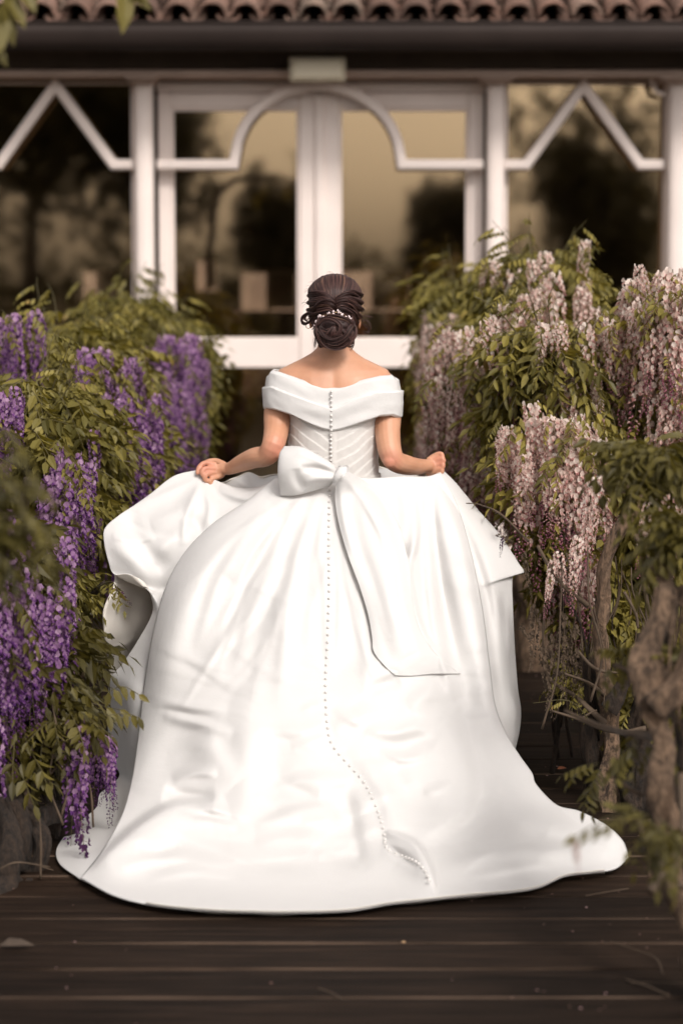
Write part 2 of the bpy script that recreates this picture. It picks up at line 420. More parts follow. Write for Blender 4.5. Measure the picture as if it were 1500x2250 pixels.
for row in range(0, 4):
    for k in range(-20, 45):
        x = xs + k * tp
        if abs(x) <= (3.4 if row < 2 else 2.6) or abs(x) > 6.6: continue
        a = rp(x, row * rowstep - .05, .02); bq = rp(x, row * rowstep + .36, .006)
        n = 5; V = []
        for (p, r) in ((a, .078), (bq, .062)):
            for j in range(n + 1):
                t = math.pi * j / n; V.append((p[0] + math.cos(t) * r, p[1] - math.sin(t) * r * .3, p[2] + math.sin(t) * r * .82))
        rest.add(V, [(j, j + 1, n + 2 + j, n + 1 + j) for j in range(n)])
tag(rest.build('far_roof_tiles', km.m, bld), kind='stuff')

GL = glassmat('bronze_tinted_glass', (.72, .57, .37), (.80, .73, .66), .36)
# door leaves
def frame_box(m, x0, x1, z0, z1, y0, y1, bev=.006): m.box(x0, x1, y0, y1, z0, z1, bev)
def X(px): return bX(px, BD)
def leaf(px0, px1, gx0, gx1, hinge):
    m = MB()
    fr = m
    zt = bZ(205, BD)
    fr.box(X(px0), X(gx0), BD - .03, BD + .04, .02, zt, .006)
    fr.box(X(gx1), X(px1), BD - .03, BD + .04, .02, zt, .006)
    fr.box(X(gx0) + .001, X(gx1) - .001, BD - .028, BD + .038, zhead, zt - .001, .005)
    fr.box(X(gx0) + .001, X(gx1) - .001, BD - .028, BD + .038, .021, .16, .005)
    d = fr.build('door', MAT['paint'], bld)
    r = MB(); r.box(X(gx0) + .002, X(gx1) - .002, BD - .026, BD + .036, zr_bot, zr_top, .005); r.build('mid_rail', MAT['paint'], d)
    b = MB()
    for (xa, xb) in ((X(gx0), X(gx0) + .016), (X(gx1) - .016, X(gx1))): b.box(xa + .001, xb - .001, BD - .02, BD + .028, zr_top, zhead, .003)
    b.box(X(gx0) + .017, X(gx1) - .017, BD - .02, BD + .028, zhead - .018, zhead - .001, .003)
    b.build('glazing_bead', MAT['paint'], d)
    p = MB(); p.box(X(gx0) - .004, X(gx1) + .004, BD + .006, BD + .010, zr_top - .01, zhead + .01); p.build('pane', GL, d)
    p = MB(); p.box(X(gx0) - .004, X(gx1) + .004, BD + .006, BD + .010, .155, zr_bot + .01); p.build('pane', GL, d)
    return d
dl = leaf(349, 700, 378, 658, 0); dr = leaf(704, 1060, 745, 1028, 1)
# brass-less lever handle as seen beside the meeting stile
h = MB(); h.box(X(682), X(692), BD - .045, BD - .03, 1.0, 1.14, .003); h.tube([(X(687), BD - .05, 1.08), (X(687), BD - .075, 1.08), (X(660), BD - .075, 1.075)], .008, 8); h.build('door_handle', MAT['rail'], dr)
m = MB(); m.box(X(693), X(711), BD - .05, BD - .031, .02, bZ(207, BD), .004); m.build('astragal', MAT['paint'], bld)
m = MB(); m.box(X(347), X(1062), BD - .05, BD + .06, bZ(203, BD), bZ(181, BD), .006); m.build('door_header', MAT['paint'], bld)
m = MB(); m.box(X(347), X(1062), BD - .2, BD + .06, -.02, .018, .004); m.build('door_sill', MAT['rail'], bld)
# side windows
def window(px0, px1, zt_px):
    x0, x1 = X(px0), X(px1); fw = .05; zt = bZ(zt_px, BD)
    m = MB()
    m.box(x0, x0 + fw * .4, BD - .03, BD + .04, .0, zt, .004); m.box(x1 - fw * .4, x1, BD - .03, BD + .04, .0, zt, .004)
    m.box(x0 + fw * .4 + .001, x1 - fw * .4 - .001, BD - .028, BD + .038, .0, .14, .004)
    m.box(x0 + fw * .4 + .001, x1 - fw * .4 - .001, BD - .028, BD + .038, zt - .02, zt, .004)
    wn = m.build('window', MAT['paint'], bld)
    r = MB(); r.box(x0 + fw * .4 + .001, x1 - fw * .4 - .001, BD - .03, BD + .035, zr_bot, zr_top, .005); r.build('mid_rail', MAT['paint'], wn)
    p = MB(); p.box(x0 + .01, x1 - .01, BD + .006, BD + .010, zr_top - .01, zt - .01); p.build('pane', GL, wn)
    p = MB(); p.box(x0 + .01, x1 - .01, BD + .006, BD + .010, .13, zr_bot + .01); p.build('pane', GL, wn)
window(-498, 298, 178); window(1105, 1462, 178); window(-1400, -502, 178); window(1500, 2300, 178); window(2304, 2900, 178)
# posts with small capitals
def post(px, wpx, capw):
    m = MB(); w2 = (X(px + wpx / 2) - X(px - wpx / 2)) / 2; c = X(px); n = 16; V = []
    for z in (-.02, bZ(170, BD - .16)):
        for k in range(n):
            a = 2 * math.pi * k / n; ca, sa = math.cos(a), math.sin(a)
            V.append((c + w2 * math.copysign(abs(ca) ** .7, ca), BD - .14 + w2 * math.copysign(abs(sa) ** .7, sa), z))
    m.add(V, [(k, (k + 1) % n, n + (k + 1) % n, n + k) for k in range(n)])
    o = m.build('post', MAT['paint'], bld, smooth=True)
    q = X(px + capw / 2) - X(px)
    h = MB(); z = bZ(169, BD - .16); h.box(c - q, c + q, BD - .33, BD - .05, z - .022, z - .003, .004); h.box(c - q * .75, c + q * .75, BD - .28, BD - .06, z - .04, z - .023, .004)
    h.build('capital', MAT['rail'], o)
post(323, 42, 68); post(1083, 40, 74); post(1482, 56, 110); post(-500, 42, 68); post(2302, 42, 70)
# white trim bars (zigzags and arch) in front of the glass
TD = BD - .10
def bar(pts, name, wpx=22, closed=False):
    w2 = (bX(750 + wpx / 2, TD) - bX(750, TD)); pr = [(-w2, .0), (-w2, -.018), (-w2 * .6, -.028), (w2 * .6, -.028), (w2, -.018), (w2, .0)]
    P3 = [Vector((bX(x, TD), 0, bZ(y, TD))) for x, y in pts]; V = []
    for i, p in enumerate(P3):
        a = (p - P3[i - 1]).normalized() if i else None; c = (P3[i + 1] - p).normalized() if i < len(P3) - 1 else None
        if a is None: a = c
        if c is None: c = a
        na = Vector((-a.z, 0, a.x)); nc = Vector((-c.z, 0, c.x)); nn = (na + nc).normalized(); s = 1 / max(.35, nn.dot(na))
        for (u, y) in pr: V.append((p.x + nn.x * u * s, TD + y, p.z + nn.z * u * s))
    q = len(pr); m = MB()
    m.add(V, [(i * q + k, i * q + (k + 1) % q, (i + 1) * q + (k + 1) % q, (i + 1) * q + k) for i in range(len(P3) - 1) for k in range(q)] + [tuple(range(q)), tuple((len(P3) - 1) * q + q - 1 - k for k in range(q))])
    m.build(name, MAT['paint'], bld)
bar([(-480, 362), (-120, 362), (0, 362), (126, 187), (251, 362), (301, 362)], 'zigzag_trim')
arc = [(347, 362), (514, 362)]
for k in range(1, 24):
    a = math.pi * k / 24; arc.append((698 - 181 * math.cos(a), 362 - 172 * math.sin(a) ** .92))
arc += [(882, 362), (1060, 362)]
bar(arc, 'arch_trim')
bar([(1106, 362), (1154, 362), (1278, 189), (1404, 362), (1456, 362)], 'zigzag_trim')
bar([(1508, 362), (1900, 362), (2040, 189), (2170, 362), (2290, 362)], 'zigzag_trim')
br = MB(); br.tube([(bX(1425, BD - .13), BD - .13, bZ(176, BD)), (bX(1437, BD - .13), BD - .13, bZ(205, BD)), (bX(1456, BD - .13), BD - .13, bZ(212, BD))], .013, 6); br.build('corner_bracket', MAT['paint'], bld)
# interior: floor, ceiling, rear wall with three window openings
IB = 19.0
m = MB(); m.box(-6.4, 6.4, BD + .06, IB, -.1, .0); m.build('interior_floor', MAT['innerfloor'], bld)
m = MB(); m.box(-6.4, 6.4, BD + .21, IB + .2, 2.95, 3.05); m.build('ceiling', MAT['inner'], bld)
holes = []
for (a, b, c, d) in ((528, 652, 592, 684), (748, 900, 588, 684), (430, 478, 566, 640), (180, 250, 590, 680), (1120, 1250, 600, 690)):
    holes.append((P(a, 600, IB).x, P(b, 600, IB).x, bZ(d, IB), bZ(c, IB)))
holes.sort(); m = MB(); xprev = -6.4
zlo, zhi = -.1, 2.95
for (xa, xb, za, zb) in holes:
    m.box(xprev, xa, IB, IB + .15, zlo, zhi); m.box(xa, xb, IB, IB + .15, zlo, za); m.box(xa, xb, IB, IB + .15, zb, zhi); xprev = xb
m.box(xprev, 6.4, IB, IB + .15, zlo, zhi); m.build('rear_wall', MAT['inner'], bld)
for (xa, xb, za, zb) in holes:
    cu = MB(); cu.box(xa + (xb - xa) * .45, xb - .01, IB + .08, IB + .085, za + .02, zb); cu.build('net_curtain', MAT['curtain'], bld)
    f = MB(); f.box(xa, xb, IB + .03, IB + .06, zb - .03, zb); f.box((xa + xb) / 2 - .012, (xa + xb) / 2 + .012, IB + .03, IB + .06, za, zb - .031)
    f.build('rear_window', MAT['paint'], bld)
m = MB(); m.box(X(380), X(420), BD + 1.5, BD + 1.9, 0, .9, .01); m.box(X(560), X(640), BD + 2.2, BD + 2.7, .0, .75, .01); m.build('cabinet', MAT['inner'], bld)
# added pale sheet imitating a bright far window behind the lower left pane
cu = MB(); cu.add([(X(524), BD + .35, bZ(880, BD)), (X(602), BD + .35, bZ(880, BD)), (X(600), BD + .33, bZ(812, BD)), (X(526), BD + .33, bZ(812, BD)),
                   (X(524), BD + .37, bZ(880, BD)), (X(602), BD + .37, bZ(880, BD)), (X(600), BD + .35, bZ(812, BD)), (X(526), BD + .35, bZ(812, BD))],
                  [(0, 1, 2, 3), (7, 6, 5, 4), (0, 4, 5, 1), (1, 5, 6, 2), (2, 6, 7, 3), (3, 7, 4, 0)])
cu.build('bright_window_standin', MAT['curtain'], bld)

# lamp above the arch
lp = empty('bulkhead_lamp', (bX(697, BD - .42), BD - .42, bZ(178, BD - .42)))
tag(lp, 'small cream box lamp mounted above the middle of the white arch', 'lamp')
LD = BD - .42
m = MB(); m.box(bX(636, LD), bX(759, LD), LD, LD + .10, bZ(178, LD), bZ(124, LD), .008); m.build('housing', MAT['lamp'], lp)
m = MB(); m.box(bX(644, LD), bX(751, LD), LD - .014, LD - .001, bZ(172, LD), bZ(131, LD), .005); m.build('diffuser', simple('cream_lamp_diffuser', (.76, .68, .52), .4, .03), lp)
m = MB(); m.box(bX(688, LD), bX(706, LD), LD + .101, BD - .31, bZ(150, LD), bZ(140, LD)); m.build('bracket', MAT['lamp'], lp)

tr_ = MB(); tr_.box(-9, 9, IB + .3, IB + 24, -.44, -.40); tag(tr_.build('added_bright_terrace', simple('added_pale_gravel', (.5, .43, .36), .95, .15, 3)), kind='structure')  # invented pale ground, added so the rear openings look bright
# ---------------- trees and hedge behind the photographer, mirrored in the glass
def crown_cloud(b, c, r, n, s, rg):
    for _ in range(n):
        d = Vector((rg.gauss(0, 1), rg.gauss(0, 1), rg.gauss(0, 1))).normalized(); k = rg.uniform(.45, 1) ** .6
        k *= 1 + .35 * noise.noise(d * 2.3 + Vector(c))
        p = Vector((c[0] + d.x * r[0] * k, c[1] + d.y * r[1] * k, c[2] + d.z * r[2] * k))
        u = Vector((rg.gauss(0, 1), rg.gauss(0, 1), rg.gauss(0, 1))).normalized(); vv = u.cross(d).normalized(); ss = s * rg.uniform(.6, 1.4)
        b.add([p - u * ss, p + vv * ss * .5, p + u * ss, p - vv * ss * .5], [(0, 1, 2, 3)])
def tree(x, y, h, rx, label, n=1500, seed=1):
    rg = random.Random(seed); t = empty('broadleaf_tree', (x, y, -.42)); tag(t, label, 'tree')
    m = MB(); m.tube([(x, y, -.45), (x + .1, y, h * .3), (x, y + .1, h * .6)], [.16, .12, .06], 8, lump=.2)
    for k in range(5):
        a = k * 1.26; m.tube([(x + .1, y, h * .3 + k * .15), (x + rx * .45 * math.cos(a), y + rx * .45 * math.sin(a), h * .55), (x + rx * .75 * math.cos(a), y + rx * .75 * math.sin(a), h * .7)], [.06, .035, .015], 5)
    m.build('trunk', MAT['bark_dark'], t)
    b = MB()
    for k in range(7):
        a = rg.uniform(0, 6.28); q = rg.uniform(.1, .6)
        crown_cloud(b, (x + math.cos(a) * rx * q, y + math.sin(a) * rx * q, h * rg.uniform(.45, .82)), (rx * .55, rx * .5, h * .22), n // 7, .13, rg)
    tag(b.build('crown', MAT['leaf_tree'], t), kind='stuff')
def mX(px, L=38.): return (px - 750) / F_PX * L
tree(mX(60), -12, 7.5, 2.6, 'tall dark tree mirrored in the far left window glass', 5000, 3)
tree(mX(330), -12.5, 5.6, 1.5, 'dark tree mirrored at the top of the left door glass', 3000, 4)
tree(mX(610), -13, 3.3, .8, 'small dark tree mirrored in the left door beside the centre mullion', 1500, 5)
tree(mX(985), -12, 2.9, .75, 'small dark tree mirrored low in the right door glass', 1500, 6)
tree(mX(1330), -12, 3.9, 1.3, 'rounded dark tree mirrored in the right window glass', 2600, 8)
t_ = tree(mX(1290), -13.5, 5.6, 2.0, 'taller airy tree behind the rounded one, mottling the top of the right window glass', 900, 18)
hd = MB(); rg = random.Random(12)
for k in range(30): crown_cloud(hd, (-9 + k * .62, -14 + rg.uniform(-.3, .3), .9 + rg.uniform(-.15, .2)), (.6, .6, 1.25), 260, .11, rg)
tag(hd.build('boundary_hedge', MAT['leaf_tree']), 'low dark hedge mirrored along the lower part of the door glass', 'hedge')
hd2 = MB()
for k in range(16): crown_cloud(hd2, (-6 + k * .8, 26 + rg.uniform(-.3, .3), -.15 + rg.uniform(-.15, .2)), (.7, .6, .8), 160, .12, rg)
gw = MB(); gw.box(-7, 7, 30, 30.3, -.42, 2.1); tag(gw.build('added_bright_wall', simple('added_pale_render', (.55, .45, .38), .9, .25, 1.3)), 'added pale wall behind the pavilion, brightening the view through its rear windows', 'wall')  # made-up sunlit wall that fills the rear windows with brightness
tag(hd2.build('back_hedge', MAT['leaf_tree']), 'low green hedge seen through the rear windows of the pavilion', 'hedge')
# ================================================================= THE BRIDE
BY = 7.70
bride = empty('person', (P(735, 1000, BY).x, BY, 0))
tag(bride, 'bride seen from behind holding out the skirt of her off-shoulder ivory satin gown', 'person')

# ---------- helpers for cloth sheets: four 3D boundary curves (px, py, depth) -> Coons patch -> folds
def stroke(PX, PY, pts, wl, wr, amp, ends=True):
    """ridge (amp>0 towards the camera) along a polyline; wl / wr = widths on its left / right side"""
    c = catmull(pts, max(6, 3 * len(pts))) if len(pts) > 2 else np.array(pts, float)
    best = np.full(PX.shape, 1e9); sg = np.zeros(PX.shape); tt = np.zeros(PX.shape)
    seg = np.linalg.norm(np.diff(c, axis=0), axis=1); L = np.r_[0, np.cumsum(seg)]
    for i in range(len(c) - 1):
        a, b = c[i], c[i + 1]; d = b - a; l2 = d @ d + 1e-9
        t = np.clip(((PX - a[0]) * d[0] + (PY - a[1]) * d[1]) / l2, 0, 1)
        qx, qy = PX - a[0] - t * d[0], PY - a[1] - t * d[1]; dist = np.hypot(qx, qy)
        m = dist < best
        best = np.where(m, dist, best); sg = np.where(m, d[0] * qy - d[1] * qx, sg); tt = np.where(m, (L[i] + t * seg[i]) / L[-1], tt)
    wd = np.where(sg > 0, wl, wr)
    prof = np.exp(-(best / wd) ** 2)
    if ends: prof = prof * np.sin(np.pi * np.clip(tt, 0, 1)) ** .7
    return amp * prof
def fbm(PX, PY, sx, sy, seed, oct=3):
    r = np.random.RandomState(seed); out = np.zeros(PX.shape); a = 1.
    for o in range(oct):
        for k in range(5):
            th = r.uniform(0, 6.283); f = (1.6 ** o) * r.uniform(.7, 1.3)
            out += a * np.sin((PX / sx * math.cos(th) + PY / sy * math.sin(th)) * f * 6.283 + r.uniform(0, 6.283) + 1.5 * np.sin(PX / sx * f * 2.1 + PY / sy * f * 1.7 + k))
        a *= .55
    return out / 5
def coons(top, right, bottom, left, nu, nv):
    T, B = catmull(top, nu), catmull(bottom, nu); Lf, Rt = catmull(left, nv), catmull(right, nv)
    u = np.linspace(0, 1, nu)[None, :, None]; v = np.linspace(0, 1, nv)[:, None, None]
    c00, c10, c01, c11 = T[0], T[-1], B[0], B[-1]
    G = (1 - v) * T[None] + v * B[None] + (1 - u) * Lf[:, None] + u * Rt[:, None] - ((1 - u) * (1 - v) * c00 + u * (1 - v) * c10 + (1 - u) * v * c01 + u * v * c11)
    return G, u[..., 0] + 0 * v[..., 0], v[..., 0] + 0 * u[..., 0]
def sheet(name, G, mats, parent, thick=.004, minz=.006):
    W = Pn(G[..., 0], G[..., 1], G[..., 2]); nv, nu = W.shape[:2]
    W[..., 2] = np.maximum(W[..., 2], minz)
    dy = np.gradient(W, axis=0); dx = np.gradient(W, axis=1); N = np.cross(dx, dy); N /= np.linalg.norm(N, axis=2, keepdims=True) + 1e-9
    sgn = np.sign(N[nv // 2, nu // 2, 1]); N *= sgn          # N points away from the camera
    Bk = W + N * thick
    V = np.concatenate([W.reshape(-1, 3), Bk.reshape(-1, 3)]); n0 = nu * nv
    I = np.arange(n0).reshape(nv, nu)
    q = np.stack([I[:-1, :-1], I[1:, :-1], I[1:, 1:], I[:-1, 1:]], -1).reshape(-1, 4)
    q2 = q[:, ::-1] + n0
    rim = []
    for e in (I[0], I[:, -1], I[-1][::-1], I[:, 0][::-1]):
        rim.append(np.stack([e[:-1], e[1:], e[1:] + n0, e[:-1] + n0], -1))
    rim = np.concatenate(rim)
    Fq = np.concatenate([q, q2, rim])
    me = bpy.data.meshes.new(name); me.vertices.add(len(V)); me.vertices.foreach_set('co', V.ravel())
    me.loops.add(len(Fq) * 4); me.loops.foreach_set('vertex_index', Fq.ravel().astype(np.int32))
    me.polygons.add(len(Fq)); me.polygons.foreach_set('loop_start', np.arange(0, len(Fq) * 4, 4, dtype=np.int32))
    me.polygons.foreach_set('loop_total', np.full(len(Fq), 4, np.int32))
    for x in mats: me.materials.append(x)
    me.polygons.foreach_set('material_index', np.r_[np.zeros(len(q), int), np.ones(len(q2), int), np.zeros(len(rim), int)].astype(np.int32))
    me.polygons.foreach_set('use_smooth', np.ones(len(Fq), bool))
    me.update(calc_edges=True); me.validate()
    return link(name, me, parent)
CLOTH = [MAT['satin'], MAT['lining']]

# ---------- main back panel and train
def tab(y, xs, ys):
    """smooth monotone table"""
    xs = np.array(xs, float); ys = np.array(ys, float); h = np.diff(xs); dl = np.diff(ys) / h
    m = np.r_[dl[0], np.where(dl[1:] * dl[:-1] > 0, 2 * dl[1:] * dl[:-1] / (dl[1:] + dl[:-1] + 1e-12), 0), dl[-1]]
    y = np.clip(y, xs[0], xs[-1]); i = np.clip(np.searchsorted(xs, y) - 1, 0, len(h) - 1); t = (y - xs[i]) / h[i]
    return (2 * t**3 - 3 * t**2 + 1) * ys[i] + (t**3 - 2 * t**2 + t) * h[i] * m[i] + (-2 * t**3 + 3 * t**2) * ys[i + 1] + (t**3 - t**2) * h[i] * m[i + 1]
def cD(py): return tab(py, [1030, 1100, 1200, 1300, 1400, 1500, 1600, 1700, 1800, 1870, 1940, 2020], [7.57, 7.47, 7.35, 7.24, 7.14, 7.04, 6.94, 6.83, 6.69, 6.55, 6.36, 6.05])
def hwD(py): return tab(py, [1030, 1100, 1200, 1300, 1400, 1600, 1750, 1850, 1950], [240, 300, 360, 400, 420, 440, 520, 640, 760])
def rD(py): return tab(py, [1030, 1100, 1300, 1500, 1700, 1800, 1880, 1960], [.13, .22, .34, .38, .30, .18, .06, 0])
def baseD(px, py):
    s = np.clip(np.abs((px - 700) / hwD(py)), 0, .97)
    D = cD(py) + rD(py) * (1 - np.sqrt(1 - s * s)) * np.where(px > 700, .68, 1.15)
    return np.minimum(D, floorY(px, py, .012))
STR = [  # pts, wl, wr, amp   (ridges +, valleys -)
 ([(600, 1120), (500, 1190), (420, 1290), (375, 1400), (345, 1540)], 60, 46, .045),
 ([(640, 1120), (560, 1190), (500, 1270)], 22, 26, .012), ([(690, 1130), (640, 1260), (600, 1400)], 26, 30, .010),
 ([(600, 1310), (560, 1400), (520, 1490), (500, 1560)], 60, 60, -.022),
 ([(690, 1330), (600, 1350), (520, 1400), (450, 1480)], 26, 70, .020),
 ([(330, 1540), (400, 1552), (500, 1560)], 12, 12, .014), ([(360, 1572), (440, 1590), (510, 1612)], 14, 9, .018), ([(350, 1556), (420, 1570), (480, 1583)], 8, 10, -.010),
 ([(430, 1570), (405, 1620), (370, 1680), (350, 1740)], 46, 60, -.022), ([(455, 1600), (470, 1660), (520, 1720)], 40, 24, .022),
 ([(380, 1712), (430, 1700), (476, 1700)], 8, 14, .020), ([(360, 1740), (420, 1750), (470, 1752)], 24, 16, -.035),
 ([(490, 1752), (455, 1764), (400, 1768), (365, 1778), (320, 1805), (270, 1845), (232, 1882), (190, 1925)], 9, 66, .050),
 ([(385, 1782), (450, 1790), (510, 1806)], 8, 8, -.012), ([(440, 1770), (500, 1785), (540, 1800)], 7, 7, .010), ([(430, 1800), (480, 1806), (520, 1820)], 8, 8, .008),
 ([(540, 1500), (545, 1620), (540, 1740), (520, 1850)], 40, 44, .020), ([(610, 1600), (600, 1700), (600, 1800)], 40, 40, -.012),
 ([(560, 1760), (640, 1722), (710, 1712), (770, 1718)], 30, 14, .016), ([(560, 1818), (640, 1786), (700, 1775), (745, 1778)], 22, 12, .014), ([(575, 1742), (640, 1735), (700, 1748)], 16, 20, -.014),
 ([(745, 1720), (765, 1780), (775, 1850), (785, 1900)], 34, 22, -.026), ([(700, 1820), (740, 1870), (790, 1900)], 34, 30, -.012),
 ([(260, 1910), (330, 1890), (420, 1885), (500, 1905)], 12, 16, .010), ([(300, 1860), (340, 1870), (400, 1860)], 12, 12, -.008), ([(330, 1930), (420, 1915), (520, 1925)], 10, 14, .008), ([(520, 1880), (600, 1900), (700, 1890)], 18, 18, -.007), ([(560, 1850), (640, 1838), (730, 1850)], 16, 18, .008),
 ([(640, 1450), (720, 1475), (800, 1470)], 30, 30, -.008), ([(560, 1600), (650, 1610), (720, 1590)], 12, 16, .010), ([(640, 1640), (700, 1625), (725, 1612)], 8, 10, .008), ([(660, 1560), (700, 1550), (722, 1556)], 7, 7, .006),
 ([(730, 1600), (790, 1575), (850, 1560)], 14, 16, .010), ([(735, 1560), (770, 1580), (800, 1600)], 9, 10, .007), ([(810, 1520), (840, 1505), (880, 1500)], 10, 16, -.012),
 ([(830, 1632), (880, 1640), (930, 1630), (952, 1640)], 18, 26, -.016), ([(800, 1600), (860, 1612), (910, 1600), (950, 1606)], 14, 14, .014), ([(835, 1648), (885, 1668), (930, 1662)], 8, 10, .014), ([(900, 1560), (930, 1530), (960, 1500)], 20, 24, .012),
 ([(930, 1740), (960, 1735), (990, 1720)], 10, 10, .010), ([(860, 1680), (890, 1740), (960, 1770)], 24, 20, -.012), ([(770, 1640), (810, 1690), (850, 1760), (862, 1840)], 20, 28, .014),
 ([(905, 1080), (920, 1140), (915, 1190), (900, 1240), (906, 1310), (925, 1380), (990, 1480)], 16, 5, .020),
 ([(925, 1070), (950, 1200), (985, 1340), (1010, 1470), (1030, 1580)], 46, 60, -.026), ([(960, 1060), (1000, 1180), (1035, 1330), (1058, 1460), (1085, 1570), (1125, 1640)], 34, 22, .040),
 ([(1000, 1500), (1030, 1600), (1060, 1700), (1050, 1780), (1000, 1840), (920, 1872)], 26, 44, -.030), ([(1080, 1620), (1100, 1700), (1130, 1780), (1200, 1830)], 30, 34, -.018), ([(1030, 1560), (1060, 1640), (1100, 1740), (1170, 1800), (1260, 1835)], 22, 22, .014),
 ([(960, 1905), (1060, 1880), (1150, 1868), (1240, 1872)], 26, 12, .016), ([(1000, 1935), (1100, 1915), (1210, 1895)], 10, 12, .010), ([(1140, 1830), (1230, 1845), (1320, 1880)], 20, 20, -.010),
 ([(848, 1826), (880, 1836), (916, 1856), (942, 1896), (956, 1945), (958, 2010)], 50, 3, .055),
 ([(846, 1856), (880, 1878), (915, 1905)], 8, 8, -.016), ([(800, 1840), (790, 1880), (810, 1910)], 18, 30, -.010)]
_gx = np.arange(60, 1441, 3.); _gy = np.arange(1000, 2041, 3.)
_PX, _PY = np.meshgrid(_gx, _gy); _S = np.zeros(_PX.shape)
for (_p, _wl, _wr, _a) in STR: _S += 1.3 * stroke(_PX, _PY, _p, _wl, _wr, _a)
_r = random.Random(9)
for _i in range(120):           # small creases: gathered rays from the waist above, crumples across the train below
    _y = _r.uniform(1120, 1900); _x = _r.uniform(330, 1080) if _y > 1400 else _r.uniform(430, 940)
    if _y < 1420: _a = math.atan2(_y - 1000, (_x - 735)) + _r.uniform(-.15, .15); _l = _r.uniform(100, 220); _am = _r.uniform(.003, .007)
    else: _a = _r.uniform(-.45, .45) + (.25 if _x < 700 else -.2); _l = _r.uniform(40, 150); _am = _r.uniform(.002, .0055)
    _am *= _r.choice((1, 1, -1)); _c = _r.uniform(-.3, .3) * _l
    _q = [(_x - math.cos(_a) * _l, _y - math.sin(_a) * _l), (_x - math.sin(_a) * _c, _y + math.cos(_a) * _c), (_x + math.cos(_a) * _l, _y + math.sin(_a) * _l)]
    _S += stroke(_PX, _PY, _q, _r.uniform(4, 8), _r.uniform(14, 30), _am)
for _q, _a in (([(640, 1070), (560, 1150), (480, 1280), (430, 1440)], .016), ([(670, 1070), (610, 1200), (550, 1360), (510, 1500)], .012), ([(690, 1076), (655, 1220), (625, 1400), (610, 1560)], .011), ([(715, 1080), (696, 1240), (680, 1420)], .008), ([(770, 1100), (790, 1260), (800, 1420), (810, 1560)], .008),
               ([(880, 1060), (892, 1130), (884, 1200)], .016), ([(945, 1050), (936, 1150), (945, 1300), (975, 1460), (1010, 1580)], .028), ([(955, 1050), (975, 1180), (1005, 1330), (1030, 1460)], .022), ([(930, 1050), (912, 1150), (915, 1300), (940, 1420)], .020), ([(965, 1050), (1010, 1180), (1040, 1300)], .014)): _S += stroke(_PX, _PY, _q, 13, 20, _a)
for _q, _a in (([(950, 1055), (955, 1180), (975, 1330), (1005, 1470)], -.022), ([(922, 1060), (925, 1200), (935, 1340)], -.016), ([(655, 1085), (590, 1190), (520, 1330), (475, 1460)], -.010)): _S += stroke(_PX, _PY, _q, 9, 10, _a)
_k = np.exp(-(np.arange(-5, 6) / 1.15) ** 2 / 2); _k /= _k.sum()
_S = np.apply_along_axis(lambda r: np.convolve(r, _k, 'same'), 0, _S); _S = np.apply_along_axis(lambda r: np.convolve(r, _k, 'same'), 1, _S)
def fieldS(px, py):
    x = np.clip((px - 60) / 3., 0, len(_gx) - 1.001); y = np.clip((py - 1000) / 3., 0, len(_gy) - 1.001)
    i = x.astype(int); j = y.astype(int); u = x - i; v = y - j
    return (_S[j, i] * (1 - u) + _S[j, i + 1] * u) * (1 - v) + (_S[j + 1, i] * (1 - u) + _S[j + 1, i + 1] * u) * v
def p1D(px, py):
    px = np.asarray(px, float); py = np.asarray(py, float); D = baseD(px, py); fade = tab(py, [1030, 1100, 1850, 1960, 2010], [.3, 1, 1, .55, 0])
    S = fieldS(px, py)
    S = S + .0030 * fbm(px, py, 330, 260, 3) + .0010 * fbm(px + py * .3, py, 120, 60, 8) * tab(py, [1000, 1450, 1600, 2000], [.2, .4, 1, 1])
    steep = tab(py, [1030, 1700, 1850, 1960], [1, 1, 1.6, 2.0])
    return np.minimum(D - S * fade * steep, floorY(px, py, .010))
p1_left = [(604, 1050), (545, 1098), (468, 1150), (405, 1215), (362, 1295), (334, 1400), (316, 1510), (303, 1620), (290, 1710), (268, 1790), (225, 1868), (178, 1928)]
p1_top = [(604, 1050), (680, 1046), (745, 1046), (820, 1050), (880, 1046), (932, 1047), (966, 1040)]
p1_right = [(966, 1040), (1004, 1110), (1036, 1220), (1060, 1340), (1074, 1450), (1088, 1550), (1112, 1612), (1140, 1658), (1168, 1698), (1178, 1724), (1222, 1768), (1272, 1782), (1330, 1812), (1368, 1848), (1380, 1884)]
p1_bot = [(178, 1928), (250, 1966), (335, 1987), (450, 1999), (620, 2004), (760, 2000), (860, 1984), (955, 1974), (1050, 1964), (1130, 1958), (1185, 1947), (1240, 1924), (1300, 1916), (1352, 1907), (1380, 1884)]
G, U, V_ = coons(p1_top, p1_right, p1_bot, p1_left, 340, 330)
# the split where the left flap of the hem lies over the right one
D = p1D(G[..., 0], G[..., 1])
edge = np.clip((V_ - .93) / .07, 0, 1)
fl = floorY(G[..., 0], G[..., 1], .022)
D = D * (1 - edge ** 2) + fl * edge ** 2
# edges of the panel roll away from the camera
roll = .028 * (np.exp(-U / .02) * tab(G[..., 1], [1040, 1100, 1600, 1800], [0, 1, 1, 0]) + np.exp(-(1 - U) / .018) * tab(G[..., 1], [1040, 1260, 1400, 1560, 1650], [0, 0, 1, 1, 0]))
D = np.minimum(D + roll, floorY(G[..., 0], G[..., 1], .008))
P1 = np.dstack([G, D])
skirt = sheet('skirt', P1, CLOTH, bride)

